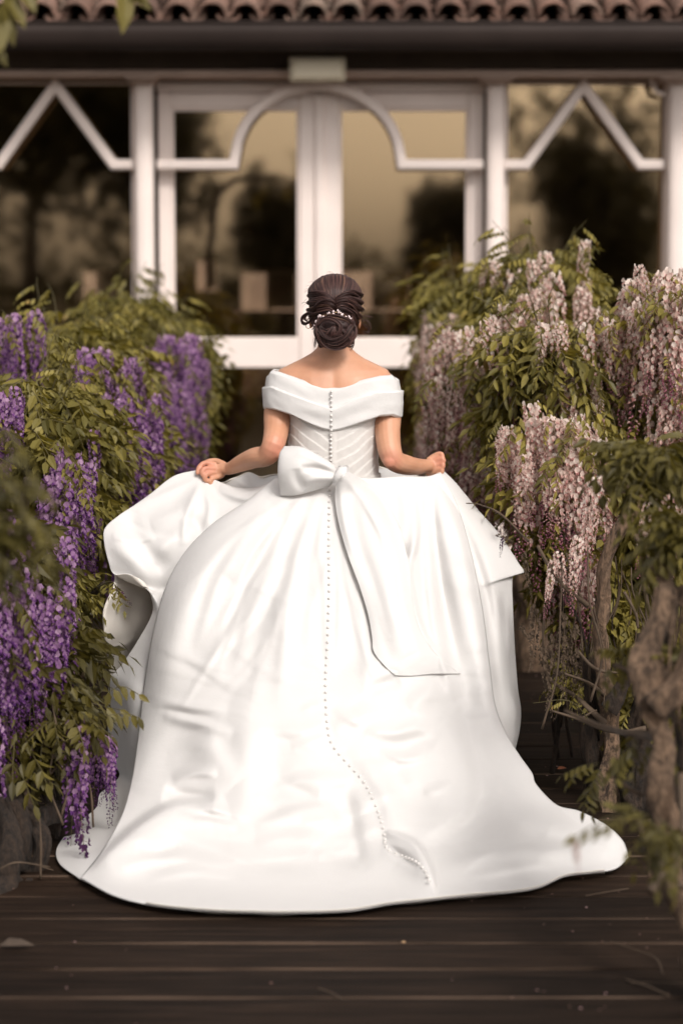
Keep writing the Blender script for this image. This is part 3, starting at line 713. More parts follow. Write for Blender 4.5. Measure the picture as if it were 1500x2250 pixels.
def mk3(pts, off=0): return [(x, y, (d if d is not None else float(p1D(np.array([float(x)]), np.array([float(y)]))[0]) + off)) for x, y, d in pts]
def folds(G, lst, seed=1, nz=.003):
    S = np.zeros(G.shape[:2])
    for (pts, wl, wr, a) in lst: S = S + stroke(G[..., 0], G[..., 1], pts, wl, wr, a)
    G = G.copy(); G[..., 2] -= S + nz * fbm(G[..., 0], G[..., 1], 200, 160, seed); return G
fY = lambda x, y: float(floorY(x, y, .01))
# ---------- left swag, lifted by the hand, and the flap under the train
Lb = mk3([(436, 1032, 7.79), (382, 1046, 7.79), (332, 1084, 7.76), (292, 1112, 7.73), (262, 1132, 7.70), (231, 1160, 7.66), (229, 1192, 7.63), (238, 1232, 7.60), (250, 1260, 7.59),
          (285, 1261, 7.56), (318, 1284, 7.56), (334, 1318, 7.57), (333, 1352, 7.56), (300, 1412, 7.55), (268, 1460, 7.54), (243, 1492, 7.56), (237, 1560, 7.60), (240, 1635, 7.64), (250, 1676, 7.68),
          (263, 1702, 7.66), (246, 1724, 7.64), (220, 1744, 7.56), (212, 1774, fY(212, 1774)), (182, 1800, fY(182, 1800)), (142, 1838, fY(142, 1838)), (124, 1870, fY(124, 1870)), (134, 1900, fY(134, 1900)), (176, 1930, fY(176, 1930))])
Rb = mk3([(604, 1056, 7.66), (560, 1120, 7.60), (500, 1180, 7.57), (440, 1250, 7.58), (400, 1330, 7.56), (376, 1420, None), (362, 1520, None), (352, 1620, None), (345, 1700, None), (330, 1780, None), (285, 1860, None), (225, 1920, fY(225, 1920))], .05)
Tb = [(436, 1032, 7.79), (472, 1054, 7.77), (520, 1070, 7.74), (565, 1069, 7.71), (604, 1056, 7.66)]
Bb = [(176, 1930, fY(176, 1930)), (200, 1938, fY(200, 1938)), (225, 1920, fY(225, 1920))]
G, U, V_ = coons(Tb, Rb, Bb, Lb, 110, 260)
bul = np.sin(np.pi * np.clip(U, 0, 1)) * .045 * tab(G[..., 1], [1040, 1200, 1290, 1400, 1500, 1750, 1900], [.3, .8, .2, .2, .8, .8, .1]); G[..., 2] -= bul
G = folds(G, [([(445, 1060), (420, 1100), (395, 1125), (330, 1150)], 16, 34, .022), ([(400, 1130), (440, 1160), (452, 1200)], 8, 18, -.018), ([(440, 1055), (490, 1100), (540, 1130), (470, 1200)], 10, 18, -.016),
              ([(480, 1075), (520, 1092), (560, 1096), (600, 1088)], 8, 14, .014), ([(300, 1120), (290, 1160), (330, 1215), (370, 1250)], 22, 18, -.020), ([(250, 1150), (262, 1200), (300, 1240), (345, 1300)], 24, 26, .022),
              ([(480, 1200), (400, 1240), (370, 1330)], 20, 20, .016), ([(446, 1050), (410, 1130), (400, 1200)], 7, 12, .012), ([(440, 1050), (370, 1080), (300, 1110)], 7, 12, .010), ([(450, 1056), (460, 1120), (440, 1190)], 7, 12, .012), ([(270, 1140), (330, 1170), (400, 1180)], 5, 16, -.010), ([(245, 1180), (300, 1190), (340, 1180)], 5, 14, .010), ([(420, 1140), (360, 1200), (340, 1240)], 14, 14, .010),
              ([(330, 1400), (290, 1480), (285, 1600), (296, 1700)], 22, 30, .026), ([(262, 1490), (262, 1600), (275, 1680)], 14, 14, -.010), ([(300, 1640), (290, 1740), (240, 1820), (190, 1900)], 22, 26, -.020), ([(235, 1750), (265, 1735), (290, 1700)], 7, 7, .008)], 5)
G[..., 2] = np.minimum(G[..., 2], floorY(G[..., 0], G[..., 1], .008))
sheet('skirt_swag', G, CLOTH, bride)
# ---------- right drape
Rc = mk3([(974, 1034, 7.79), (1002, 1062, 7.78), (1050, 1120, 7.74), (1086, 1160, 7.70), (1112, 1195, 7.66), (1138, 1236, 7.62), (1151, 1257, 7.60), (1132, 1263, 7.59), (1125, 1278, 7.58), (1127, 1350, 7.56), (1131, 1430, 7.55), (1137, 1510, 7.55), (1144, 1560, 7.56), (1141, 1605, 7.57), (1130, 1654, 7.58)])
Lc = mk3([(930, 1050, 7.72), (950, 1120, None), (975, 1220, None), (1000, 1330, None), (1020, 1430, None), (1040, 1530, None), (1075, 1600, None), (1108, 1645, None)], .07)
Tc = [(930, 1050, 7.72), (950, 1044, 7.76), (974, 1034, 7.79)]
Bc = [Lc[-1], (1118, 1650, (Lc[-1][2] + Rc[-1][2]) / 2), Rc[-1]]
G, U, V_ = coons(Tc, Rc, Bc, Lc, 90, 200)
G[..., 2] -= np.sin(np.pi * np.clip(U, 0, 1)) * .03
G = folds(G, [([(968, 1050), (1040, 1160), (1085, 1290), (1110, 1450), (1118, 1600)], 20, 30, .016), ([(960, 1050), (1020, 1170), (1065, 1300), (1085, 1450), (1110, 1600)], 14, 14, -.026), ([(1105, 1300), (1108, 1420), (1122, 1560)], 9, 9, -.012), ([(975, 1045), (1060, 1150), (1130, 1250)], 20, 16, .010)], 9)
G[..., 2] = np.minimum(G[..., 2], floorY(G[..., 0], G[..., 1], .008))
sheet('skirt_drape', G, CLOTH, bride)
# ---------- far side of the skirt (its lining shows where the swag curls away)
Tf = [(444, 1044, 7.86), (478, 1060, 7.86), (520, 1050, 7.86), (548, 1039, 7.87), (575, 1048, 7.88), (612, 1043, 7.90), (735, 1036, 7.92), (822, 1026, 7.90), (870, 1036, 7.88), (920, 1046, 7.87), (966, 1042, 7.86)]
Lf = [(444, 1044, 7.86), (345, 1092, 7.84), (290, 1125, 7.80), (246, 1166, 7.76), (244, 1220, 7.72), (254, 1268, 7.62), (246, 1300, 7.58), (229, 1345, 7.57), (232, 1400, 7.59), (240, 1455, 7.7), (246, 1520, 7.8), (247, 1600, 8.0), (250, 1648, fY(250, 1648))]
Rf = [(966, 1042, 7.86), (1040, 1125, 7.86), (1100, 1220, 7.84), (1118, 1290, 7.84), (1118, 1400, 7.88), (1126, 1520, 8.0), (1122, 1640, fY(1122, 1640))]
Bf = [(250, 1648, fY(250, 1648)), (400, 1612, fY(400, 1612)), (700, 1590, fY(700, 1590)), (1000, 1610, fY(1000, 1610)), (1122, 1640, fY(1122, 1640))]
G, U, V_ = coons(Tf, Rf, Bf, Lf, 140, 120)
G[..., 2] += .10 * np.sin(np.pi * U) * np.sin(np.pi * np.clip(V_, 0, 1)) + .02 * np.sin(U * 40)
G = folds(G, [([(520, 1056), (540, 1080), (600, 1110)], 14, 14, .02), ([(300, 1290), (280, 1360), (262, 1440)], 20, 20, -.02), ([(234, 1430), (270, 1420), (300, 1400)], 6, 6, .01)], 14)
G[..., 2] = np.minimum(G[..., 2], floorY(G[..., 0], G[..., 1], .01))
sheet('skirt_front', G, [MAT['lining'], MAT['satin']], bride)

# inner fall of the cloth between the hands and the waist
for (tp, bt_) in (([(444, 1044, 7.85), (478, 1060, 7.855), (520, 1050, 7.855), (548, 1039, 7.865), (575, 1048, 7.875), (616, 1043, 7.88)], [(442, 1062, 7.80), (478, 1082, 7.78), (520, 1096, 7.75), (560, 1094, 7.73), (616, 1080, 7.66)]),
                  ([(815, 1028, 7.86), (845, 1030, 7.86), (870, 1036, 7.86), (920, 1046, 7.855), (962, 1042, 7.85)], [(815, 1075, 7.62), (845, 1070, 7.63), (880, 1066, 7.67), (920, 1066, 7.72), (960, 1060, 7.78)])):
    G, U, V_ = coons(tp, [tp[-1], bt_[-1]], bt_, [tp[0], bt_[0]], 60, 30)
    G[..., 2] += .012 * np.sin(np.pi * V_)
    G = folds(G, [([(tp[1][0] + 12, 1040), (tp[2][0] + 20, 1066), (tp[3][0] + 30, 1090)], 9, 9, .012), ([(tp[2][0] + 10, 1045), (tp[3][0] + 12, 1066), (tp[4][0] + 20, 1078)], 7, 7, -.010)], 31, .002)
    sheet('skirt_fold', G, CLOTH, bride, .003)
# turned hem of the train: narrow lining edge resting on the boards, and a stitch line
he = [p for p in p1_bot]; hc = catmull(he, 240); hc = hc[30:-12]
e0 = np.stack([hc[:, 0], hc[:, 1] - 1.5, np.array([float(floorY(x, y, .024)) for x, y in hc[:, :2]])], 1)
e1 = hc + np.array([0, 1.]) * (5.5 + 2.5 * np.sin(hc[:, :1] / 70.) + 1.5 * np.sin(hc[:, :1] / 23.)); e1 = np.stack([e1[:, 0], e1[:, 1], np.array([float(floorY(x, y, .004)) for x, y in e1])], 1)
G = np.stack([e0 * (1 - t) + e1 * t for t in np.linspace(0, 1, 5)], 0); G[..., 2] += .012 * np.linspace(0, 1, 5)[:, None] * 0
sheet('hem_lining', G, [MAT['lining'], MAT['lining']], bride, .002, .003)
# ---------- bow: loop, knot, tails
loopD = 7.45
G, U, V_ = coons([(624, 980, 7.50), (660, 981, 7.47), (690, 994, 7.46), (725, 1016, 7.46), (744, 1034, 7.47)], [(744, 1034, 7.47), (742, 1050, 7.46), (724, 1067, 7.47)],
                 [(616, 1089, 7.48), (650, 1088, 7.46), (690, 1078, 7.46), (724, 1067, 7.47)], [(624, 980, 7.50), (613, 1000, 7.48), (610, 1040, 7.47), (616, 1089, 7.48)], 60, 50)
front = G.copy(); puff = np.sin(np.pi * V_) ** .7 * (1 - U) ** .35 * .030 * (1 - np.exp(-U / .05) * .5)
front[..., 2] -= puff
front = folds(front, [([(744, 1044), (700, 1030), (660, 1028)], 7, 10, -.016), ([(742, 1052), (700, 1052), (668, 1062)], 8, 8, .010), ([(650, 1030), (652, 1055), (668, 1078)], 10, 14, -.012), ([(740, 1036), (690, 1005), (650, 992)], 9, 9, .008)], 2, .001)
bow = sheet('bow', front, CLOTH, bride)
back = G.copy(); back[..., 2] += .02 * np.sin(np.pi * V_) + .006
sheet('bow_loop', back, CLOTH, bow)
# knot
kb = MB(); kc = P(748, 1046, 7.44); nn = 16
V = []
for j in range(13):
    t = j / 12; ang = math.pi * t
    for k in range(nn):
        a = 2 * math.pi * k / nn; r = .0125 + .008 * math.sin(ang) + .002 * math.sin(a * 5 + t * 3)
        V.append((kc.x + math.cos(a) * r * 1.05 + (t - .5) * -.018, kc.y + .012 + math.sin(a) * r * .9 - .012 * math.sin(ang), kc.z + (t - .5) * -.062))
kb.add(V, [(j * nn + k, j * nn + (k + 1) % nn, (j + 1) * nn + (k + 1) % nn, (j + 1) * nn + k) for j in range(12) for k in range(nn)] + [tuple(range(nn)), tuple(12 * nn + nn - 1 - k for k in range(nn))])
kb.build('bow_knot', MAT['satin'], bow, smooth=True)
def tD(x, y, off): return float(p1D(np.array([float(x)]), np.array([float(y)]))[0]) - off
def t3(pts, o0, o1):
    n = len(pts); return [(x, y, tD(x, y, o0 + (o1 - o0) * i / (n - 1))) for i, (x, y) in enumerate(pts)]
# long tail
lt = t3([(738, 1056), (736, 1100), (744, 1150), (764, 1220), (790, 1290), (808, 1350), (817, 1400), (820, 1430), (842, 1460), (868, 1484)], .04, .009); lt[0] = (738, 1056, 7.44)
rt = t3([(764, 1034), (812, 1066), (850, 1108), (878, 1160), (893, 1215), (902, 1260), (906, 1320), (922, 1384), (960, 1440), (1012, 1480)], .035, .005); rt[0] = (764, 1034, 7.44)
tt_ = [(738, 1056, 7.44), (748, 1050, 7.432), (756, 1042, 7.432), (764, 1034, 7.44)]
bt = t3([(868, 1484), (900, 1485), (950, 1481), (1012, 1480)], .009, .005)
G, U, V_ = coons(tt_, rt, bt, lt, 90, 200)
G[..., 2] = np.minimum(G[..., 2] - .022 * np.sin(np.pi * U) * (1 - V_) ** .4, p1D(G[..., 0], G[..., 1]) - .008)
G = folds(G, [([(760, 1046), (800, 1100), (840, 1180), (860, 1260)], 10, 24, .016), ([(752, 1050), (770, 1100), (790, 1200), (830, 1300), (860, 1400)], 12, 16, -.010), ([(748, 1060), (752, 1130), (775, 1220)], 8, 12, .012), ([(762, 1040), (830, 1090), (868, 1160)], 8, 10, -.010), ([(800, 1230), (850, 1330), (900, 1440)], 30, 30, .010), ([(780, 1180), (815, 1290), (850, 1420), (875, 1475)], 14, 20, -.008), ([(870, 1200), (880, 1300), (930, 1450)], 12, 16, .008), ([(800, 1120), (850, 1210), (870, 1330), (900, 1400)], 10, 14, -.007)], 6, .003)
G[..., 2] = np.minimum(G[..., 2], p1D(G[..., 0], G[..., 1]) - .006)
sheet('bow_tail', G, CLOTH, bow, .003)
# short inner loop of the knot
lt = [(744, 1062, 7.43), (738, 1090, 7.43), (741, 1112, 7.44)]; rt = [(772, 1044, 7.43), (786, 1066, 7.42), (792, 1100, 7.42)]
G, U, V_ = coons([(744, 1062, 7.43), (758, 1050, 7.42), (772, 1044, 7.43)], rt, [(741, 1112, 7.44), (768, 1112, 7.40), (792, 1100, 7.42)], lt, 24, 24)
G[..., 2] -= .015 * np.sin(np.pi * U) * V_; pass

# ---------- body -------------------------------------------------
body_b = MB()
XC = lambda py, px=732: P(px, py, BY).x
Zp = lambda py: P(735, py, BY).z
def loft(b, secs, n=36):
    """secs: (z, cx, cy, rx, ry, power)"""
    V = []
    for (z, cx, cy, rx, ry, pw) in secs:
        for k in range(n):
            a = 2 * math.pi * k / n; ca, sa = math.cos(a), math.sin(a)
            V.append((cx + rx * math.copysign(abs(ca) ** pw, ca), cy + ry * math.copysign(abs(sa) ** pw, sa), z))
    m = len(secs)
    b.add(V, [(j * n + k, j * n + (k + 1) % n, (j + 1) * n + (k + 1) % n, (j + 1) * n + k) for j in range(m - 1) for k in range(n)] + [tuple(range(n))[::-1], tuple((m - 1) * n + k for k in range(n))])
px2 = 1 / 690.
x0 = XC(900, 732)
loft(body_b, [(.55, x0, BY + .02, .12, .10, 1), (.80, x0, BY + .0, .172, .125, .95), (.93, x0, BY, .155, .11, .95), (Zp(1020), x0, BY, .135, .098, .95), (Zp(960), x0, BY, .136, .10, .92), (Zp(900), x0, BY, .142, .105, .9),
              (Zp(850), x0, BY, .165, .102, .88), (Zp(826), x0, BY + .002, .186, .092, .88), (Zp(812), x0, BY + .004, .172, .084, .9), (Zp(800), x0, BY + .006, .136, .076, .95), (Zp(788), x0, BY + .008, .100, .068, 1), (Zp(776), x0 + .002, BY + .008, .072, .062, 1),
              (Zp(764), x0 + .003, BY + .006, .0535, .058, 1), (Zp(735), x0 + .004, BY, .049, .056, 1), (Zp(710), x0 + .004, BY - .01, .05, .06, 1)])
hx, hz = P(736, 680, BY).x, Zp(684)
body_b.ball((hx, BY - .01, hz + .012), (.073, .092, .095), 28, 18); body_b.ball((hx, BY + .035, hz - .045), (.052, .055, .065), 20, 12)
body_b.ball((hx, BY + .092, hz - .03), (.011, .016, .018), 10, 8); body_b.ball((hx, BY + .084, hz - .062), (.021, .008, .008), 10, 6)
for s in (-1, 1):
    body_b.ball((hx + s * .077, BY + .004, hz - .028), (.006, .015, .028), 10, 8)
    body_b.tube([(x0 + s * .085, BY + .02, .68), (x0 + s * .09, BY + .03, .48), (x0 + s * .09, BY + .02, .26), (x0 + s * .09, BY + .0, .07)], [.085, .052, .046, .034], 14)
    body_b.ball((x0 + s * .09, BY + .05, .045), (.036, .10, .032), 12, 8)
def limb(pts, rad, n=16, sub=5):
    q = catmull([tuple(p) + (r,) for p, r in zip(pts, rad)], len(pts) * sub)
    body_b.tube([Vector(a[:3]) for a in q], [a[3] for a in q], n)
# left arm: shoulder, upper arm, elbow, forearm, wrist
sh = P(625, 852, BY - .0); el = P(600, 978, 7.60); wr = P(506, 1029, 7.77)
limb([P(640, 836, BY), sh, P(610, 905, 7.68), P(607, 945, 7.645), el, P(586, 1001, 7.615), P(560, 1006, 7.65), P(530, 1018, 7.71), wr, P(492, 1030, 7.785)],
     [.048, .050, .0440, .0400, .0365, .0340, .0330, .0275, .0210, .0205])
body_b.ball(P(607, 993, 7.592), (.024, .022, .024), 12, 8)
limb([P(826, 838, BY), P(841, 858, BY), P(851, 910, 7.68), P(851, 950, 7.645), P(856, 990, 7.61), P(868, 1013, 7.615), P(893, 1022, 7.66), P(915, 1025, 7.72), P(934, 1024, 7.765), P(944, 1023, 7.785)],
     [.046, .049, .0435, .0405, .0375, .0345, .0320, .0270, .0225, .0215])
body_b.ball(P(856, 1013, 7.59), (.023, .021, .023), 12, 8)
# hands
def hand(palm, fingers, thumb):
    for (a, r) in palm: body_b.ball(a, r, 14, 10)
    for ch, rr in fingers + [thumb]:
        q = catmull([tuple(P(*p)) for p in ch], 12); body_b.tube([Vector(p) for p in q], [rr[0] + (rr[1] - rr[0]) * i / 11 for i in range(12)], 10)
        e = q[-1]; body_b.ball(e, rr[1], 8, 6)
hand([(P(486, 1032, 7.785), (.024, .016, .021)), (P(470, 1034, 7.785), (.026, .015, .025)), (P(478, 1040, 7.785), (.026, .014, .021))],
     [([(474, 1022, 7.785), (452, 1017, 7.785), (438, 1026, 7.775), (434, 1039, 7.765)], (.0100, .0072)),
      ([(472, 1030, 7.778), (450, 1030, 7.765), (444, 1040, 7.758), (450, 1050, 7.762)], (.0100, .0078)),
      ([(474, 1039, 7.778), (455, 1042, 7.760), (450, 1053, 7.755), (460, 1059, 7.765)], (.0098, .0076)),
      ([(480, 1048, 7.778), (465, 1053, 7.762), (462, 1062, 7.758), (472, 1064, 7.765)], (.0090, .0068))],
     ([(494, 1022, 7.80), (474, 1013, 7.815), (455, 1016, 7.81), (441, 1027, 7.80)], (.0115, .0085)))
hand([(P(946, 1024, 7.785), (.023, .017, .022)), (P(952, 1026, 7.785), (.022, .016, .030))],
     [([(940, 1012, 7.79), (956, 1001, 7.79), (968, 997, 7.785), (972, 1004, 7.778)], (.0110, .0078)),
      ([(950, 1016, 7.782), (966, 1008, 7.778), (975, 1012, 7.772), (966, 1019, 7.775)], (.0095, .0075)),
      ([(952, 1026, 7.780), (967, 1019, 7.775), (974, 1024, 7.768), (965, 1030, 7.775)], (.0095, .0073)),
      ([(952, 1036, 7.780), (966, 1030, 7.772), (972, 1036, 7.768), (962, 1041, 7.775)], (.0090, .0068))],
     ([(940, 1038, 7.80), (952, 1048, 7.81), (962, 1048, 7.805), (968, 1042, 7.80)], (.0110, .0080)))
tmp = bpy.data.objects.new('tmp', body_b.mesh('tmp', [])if False else body_b.mesh('tmp', MAT['pearl'])); col.objects.link(tmp)
rm = tmp.modifiers.new('r', 'REMESH'); rm.mode = 'VOXEL'; rm.voxel_size = .003; rm.use_smooth_shade = True
smm = tmp.modifiers.new('s', 'SMOOTH'); smm.factor = .5; smm.iterations = 3
dg = bpy.context.evaluated_depsgraph_get(); dg.update()
bm_ = bpy.data.meshes.new_from_object(tmp.evaluated_get(dg)); bpy.data.objects.remove(tmp)
bm_.name = 'body'; bm_.materials.clear()
k = M('warm_fair_skin'); v = k.coord()
c = k.ramp(k.noise(v, 9, 4), [(.3, (.50, .245, .145)), (.7, (.60, .32, .20))])
# redder elbows and knuckles: pigment, fixed on the body
geo = k.n('ShaderNodeTexCoord')
def spot(center, rad):
    d = k.n('ShaderNodeVectorMath', operation='DISTANCE'); k.l(geo.outputs['Object'], d.inputs[0]); d.inputs[1].default_value = center
    mr = k.n('ShaderNodeMapRange'); mr.inputs[1].default_value = 0; mr.inputs[2].default_value = rad; mr.inputs[3].default_value = .75; mr.inputs[4].default_value = 0; k.l(d.outputs['Value'], mr.inputs[0]); return mr.outputs[0]
bloc = bride.location
for (a, r) in ((P(607, 990, 7.58), .06), (P(857, 1012, 7.58), .05), (P(452, 1030, 7.77), .05), (P(968, 1015, 7.78), .04)):
    c = k.mix(spot(tuple(a - bloc), r), c, (.56, .20, .14))
k.l(c, k.b.inputs['Base Color']); k.b.inputs['Roughness'].default_value = .5; k.b.inputs['Subsurface Weight'].default_value = .12
k.b.inputs['Subsurface Radius'].default_value = (.5, .2, .1); k.b.inputs['Subsurface Scale'].default_value = .02; k.bump(k.noise(v, 160, 3), .08, .001)
bm_.materials.append(k.m); bm_.polygons.foreach_set('use_smooth', [True] * len(bm_.polygons))
# gentle spine furrow and shoulder blades, plus local coordinates
co = np.empty(len(bm_.vertices) * 3); bm_.vertices.foreach_get('co', co); co = co.reshape(-1, 3)
backm = np.clip((BY - co[:, 1] - .03) / .05, 0, 1) * np.clip((Zp(790) - co[:, 2]) / .05, 0, 1) * (co[:, 2] > Zp(900))
co[:, 1] += backm * (.006 * np.exp(-((co[:, 0] - x0) / .016) ** 2) - .007 * np.exp(-((np.abs(co[:, 0] - x0) - .075) / .035) ** 2) * np.exp(-((co[:, 2] - Zp(850)) / .05) ** 2))
co -= np.array(bloc); bm_.vertices.foreach_set('co', co.ravel()); bm_.update()
body = link('body', bm_, bride, local=True)
for s in (-1, 1):
    e = MB(); e.ball((hx + s * .030, BY + .075, hz + .002), (.011, .010, .008), 12, 8); e.build('eye', MAT['pearl'], bride, smooth=True)

# ---------- bodice
def ring(zf, n, rx, ry, cy, cxf=None, m=14, off=None, pw=.92):
    V = []
    for j in range(m + 1):
        t = j / m
        for k in range(n):
            a = 2 * math.pi * k / n; z = zf(a, t); ca, sa = math.cos(a), math.sin(a); o = off(a, t, z) if off else 0
            cx = x0
            V.append((cx + (rx(t, z) + o) * math.copysign(abs(ca) ** pw, ca), cy + (ry(t, z) + o) * math.copysign(abs(sa) ** pw, sa), z))
    F = [(j * n + k, (j + 1) * n + k, (j + 1) * n + (k + 1) % n, j * n + (k + 1) % n) for j in range(m) for k in range(n)]
    return V, F
zb0, zb1 = Zp(895), Zp(1056)
def bod_off(a, t, z):
    x = math.cos(a); s = math.sin(a)
    if s < 0:
        if x > .03: ph = (z - .10 * x * .14 / .14) / .034 + .15 * math.sin(x * 5) + .35 * x
        elif x < -.03: ph = (z + .75 * x * .14) / .036 if z > Zp(985) else (z - .35 * x * .14) / .036
        else: return .003
    else: ph = z / .036
    ph += .25 * noise.noise(Vector((x * 2.2, z * 14, 3)))
    f = ph - math.floor(ph); return .0020 * (f ** 1.3) + .0012 * noise.noise(Vector((x * 8, s * 8, z * 40)))
V, F = ring(lambda a, t: zb0 + (zb1 - zb0) * t, 240, lambda t, z: .1465 - .004 * math.sin(math.pi * t) , lambda t, z: .112, BY, m=110, off=bod_off)
b = MB(); b.add(V, F); bod = b.build('bodice', MAT['crepe'], bride, smooth=True)
# hem band of the bodice
V, F = ring(lambda a, t: Zp(1040) + (Zp(1062) - Zp(1040)) * t, 120, lambda t, z: .1515 + .002 * t, lambda t, z: .118, BY, m=4)
b = MB(); b.add(V, F); b.build('waist_band', MAT['crepe'], bod, smooth=True)
# ---------- off-shoulder band
def itp(a, pts):
    xs = [p[0] for p in pts]; ys = [p[1] for p in pts]; return float(np.interp(a, xs, ys))
topc = [(583, 822), (589, 812), (605, 814), (640, 824), (680, 836), (712, 845), (733, 848), (756, 843), (800, 830), (840, 823), (868, 822), (878, 829)]
botc = [(579, 903), (584, 896), (610, 898), (645, 908), (690, 929), (715, 939), (733, 943), (752, 937), (790, 924), (830, 911), (860, 910), (880, 918)]
midc = [(579, 852), (600, 846), (650, 864), (700, 882), (733, 893), (770, 873), (820, 858), (881, 858)]
tx = np.array([p[0] for p in topc]); 
def bandz(a, t):
    # back half follows the measured edges, the front half mirrors it a little lower
    xr = 151 * px2 * math.copysign(abs(math.cos(a)) ** .8, math.cos(a)); px = 731.5 + xr / px2
    zt, zb = Zp(itp(px, topc)), Zp(itp(px, botc))
    return zt + (zb - zt) * t
def boff(a, t, z):
    px = 731.5 + 151 * math.copysign(abs(math.cos(a)) ** .8, math.cos(a))
    tm = (itp(px, midc) - itp(px, topc)) / max(1, itp(px, botc) - itp(px, topc))
    o = .010 * math.exp(-((t - .5) / .6) ** 2)
    if t < tm: o -= .006 + .002 * (tm - t)
    else: o += .003 * math.exp(-(t - tm) / .15)
    o -= .010 * max(0, .06 - t) / .06 + .008 * max(0, t - .95) / .05
    o += .0016 * noise.noise(Vector((math.cos(a) * 4, math.sin(a) * 4, t * 5))) + .003 * math.sin(t * 14 + math.cos(a) * 3) * math.exp(-(math.cos(a) / .5) ** 2) * .5
    return o
V, F = ring(bandz, 260, lambda t, z: .211 + .005 * t, lambda t, z: .100 + .012 * t, BY - .005, m=60, off=boff, pw=.72)
V = [(v[0] - 0.001, v[1] + (.018 * (1 - abs(v[0] - x0) / .2) if v[1] < BY else 0) * 0, v[2]) for v in V]
b = MB(); b.add(V, F)
me = b.mesh('shoulder_band', CLOTH, True); band = link('shoulder_band', me, bride)
so_ = band.modifiers.new('thickness', 'SOLIDIFY'); so_.thickness = .005; so_.offset = -1; so_.material_offset = 1

# ---------- covered buttons
def button_mesh():
    b = MB(); n = 10; V = []; prof = [(0, -.0062), (.45, -.0058), (.8, -.004), (1, -.001), (.9, .002)]
    V.append((0, prof[0][1], 0))
    for (r, y) in prof[1:]:
        for k in range(n): V.append((math.cos(6.2832 * k / n) * r * .0047, y * .8, math.sin(6.2832 * k / n) * r * .0047))
    F = [(0, 1 + (k + 1) % n, 1 + k) for k in range(n)] + [(1 + j * n + k, 1 + j * n + (k + 1) % n, 1 + (j + 1) * n + (k + 1) % n, 1 + (j + 1) * n + k) for j in range(3) for k in range(n)]
    b.add(V, F); return b.mesh('button', MAT['pearl'], True)
bmsh = button_mesh()
seam = catmull([(724, 1078), (722, 1150), (722, 1300), (719, 1420), (715, 1500), (717, 1570), (722, 1615), (735, 1645), (765, 1680), (798, 1716), (822, 1762), (836, 1800), (845, 1835), (850, 1866), (880, 1880), (912, 1892), (934, 1915), (945, 1945)], 900)
sd_ = p1D(seam[:, 0], seam[:, 1]); W = Pn(seam[:, 0], seam[:, 1], sd_); acc = 0; last = W[0]; pts = [0]
for i in range(1, len(W)):
    acc += np.linalg.norm(W[i] - W[i - 1])
    if acc > .0235: pts.append(i); acc = 0
eps = 6.
for i in pts:
    x, y = seam[i]
    a = Pn(np.array([x, x + eps, x]), np.array([y, y, y + eps]), p1D(np.array([x, x + eps, x]), np.array([y, y, y + eps])))
    nn = Vector(a[1] - a[0]).cross(Vector(a[2] - a[0])).normalized()
    if nn.y > 0: nn = -nn
    o = link('button', bmsh, skirt, local=True)
    o.matrix_local = wmat(skirt).inverted() @ Matrix.LocRotScale(Vector(a[0]) + nn * .0015, nn.to_track_quat('-Y', 'Z'), None)
for i in range(9):
    y = 856 + i * 10.4; zz = Zp(y); 
    o = link('button', bmsh, band, local=True); o.matrix_local = wmat(band).inverted() @ Matrix.LocRotScale(Vector((P(728, y, BY).x, BY - .005 - (.100 + .012 * i / 9) - .0120, zz)), Euler((0, 0, 0)), None)
for i in range(7):
    y = 951 + i * 9.0
    o = link('button', bmsh, bod, local=True); o.matrix_local = wmat(bod).inverted() @ Matrix.LocRotScale(Vector((P(727, y, BY).x, BY - .1175, Zp(y))), Euler((0, 0, 0)), None)

# ---------- hair
k = M('dark_auburn_hair'); v = k.coord('Object')
g = k.n('ShaderNodeNewGeometry')
k.l(k.ramp(g.outputs['Random Per Island'], [(0, (.020, .010, .009)), (.6, (.055, .026, .024)), (.95, (.10, .05, .04)), (1, (.13, .07, .045))]), k.b.inputs['Base Color'])
k.b.inputs['Roughness'].default_value = .46; k.b.inputs['Specular IOR Level'].default_value = .3; k.b.inputs['Anisotropic'].default_value = .5
HM = k.m
hair = empty('hair', tuple(P(736, 680, BY))); hair.parent = bride; hair.matrix_local = wmat(bride).inverted() @ Matrix.Translation(P(736, 680, BY))
HC = Vector((P(736, 660, BY).x, BY - .005, Zp(662))); HR = Vector((.086, .104, .088))
def hp(px, py, lift=0.):
    """point on the back of the head under a photograph position"""
    x = P(px, py, BY - .09).x - HC.x; z = P(px, py, BY - .09).z - HC.z
    q = 1 - (x / HR.x) ** 2 - (z / HR.z) ** 2
    y = -HR.y * math.sqrt(max(q, 0.0)) if q > 0 else .0
    return Vector((HC.x + x, HC.y + y - lift, HC.z + z))
capm = MB(); capm.ball(HC, (HR.x * .985, HR.y * .985, HR.z * .985), 40, 28); capm.ball((HC.x, HC.y + .02, HC.z - .045), (.078, .085, .075), 30, 20)
capm.ball(P(737, 724, BY - .085), (.058, .044, .048), 30, 20); capm.ball(P(737, 748, BY - .06), (.036, .035, .026), 24, 14)
capm.build('scalp_hair', HM, hair, smooth=True)
rh = random.Random(5)
def strand(b, pts, r, n=6, m=14, taper=True):
    q = catmull([tuple(p) for p in pts], m)
    b.tube([Vector(p) for p in q], [r * (math.sin(math.pi * min(.97, max(.05, (i + .6) / m))) ** .35 if taper else 1) for i in range(m)], n, flat=.7)
crown = MB()
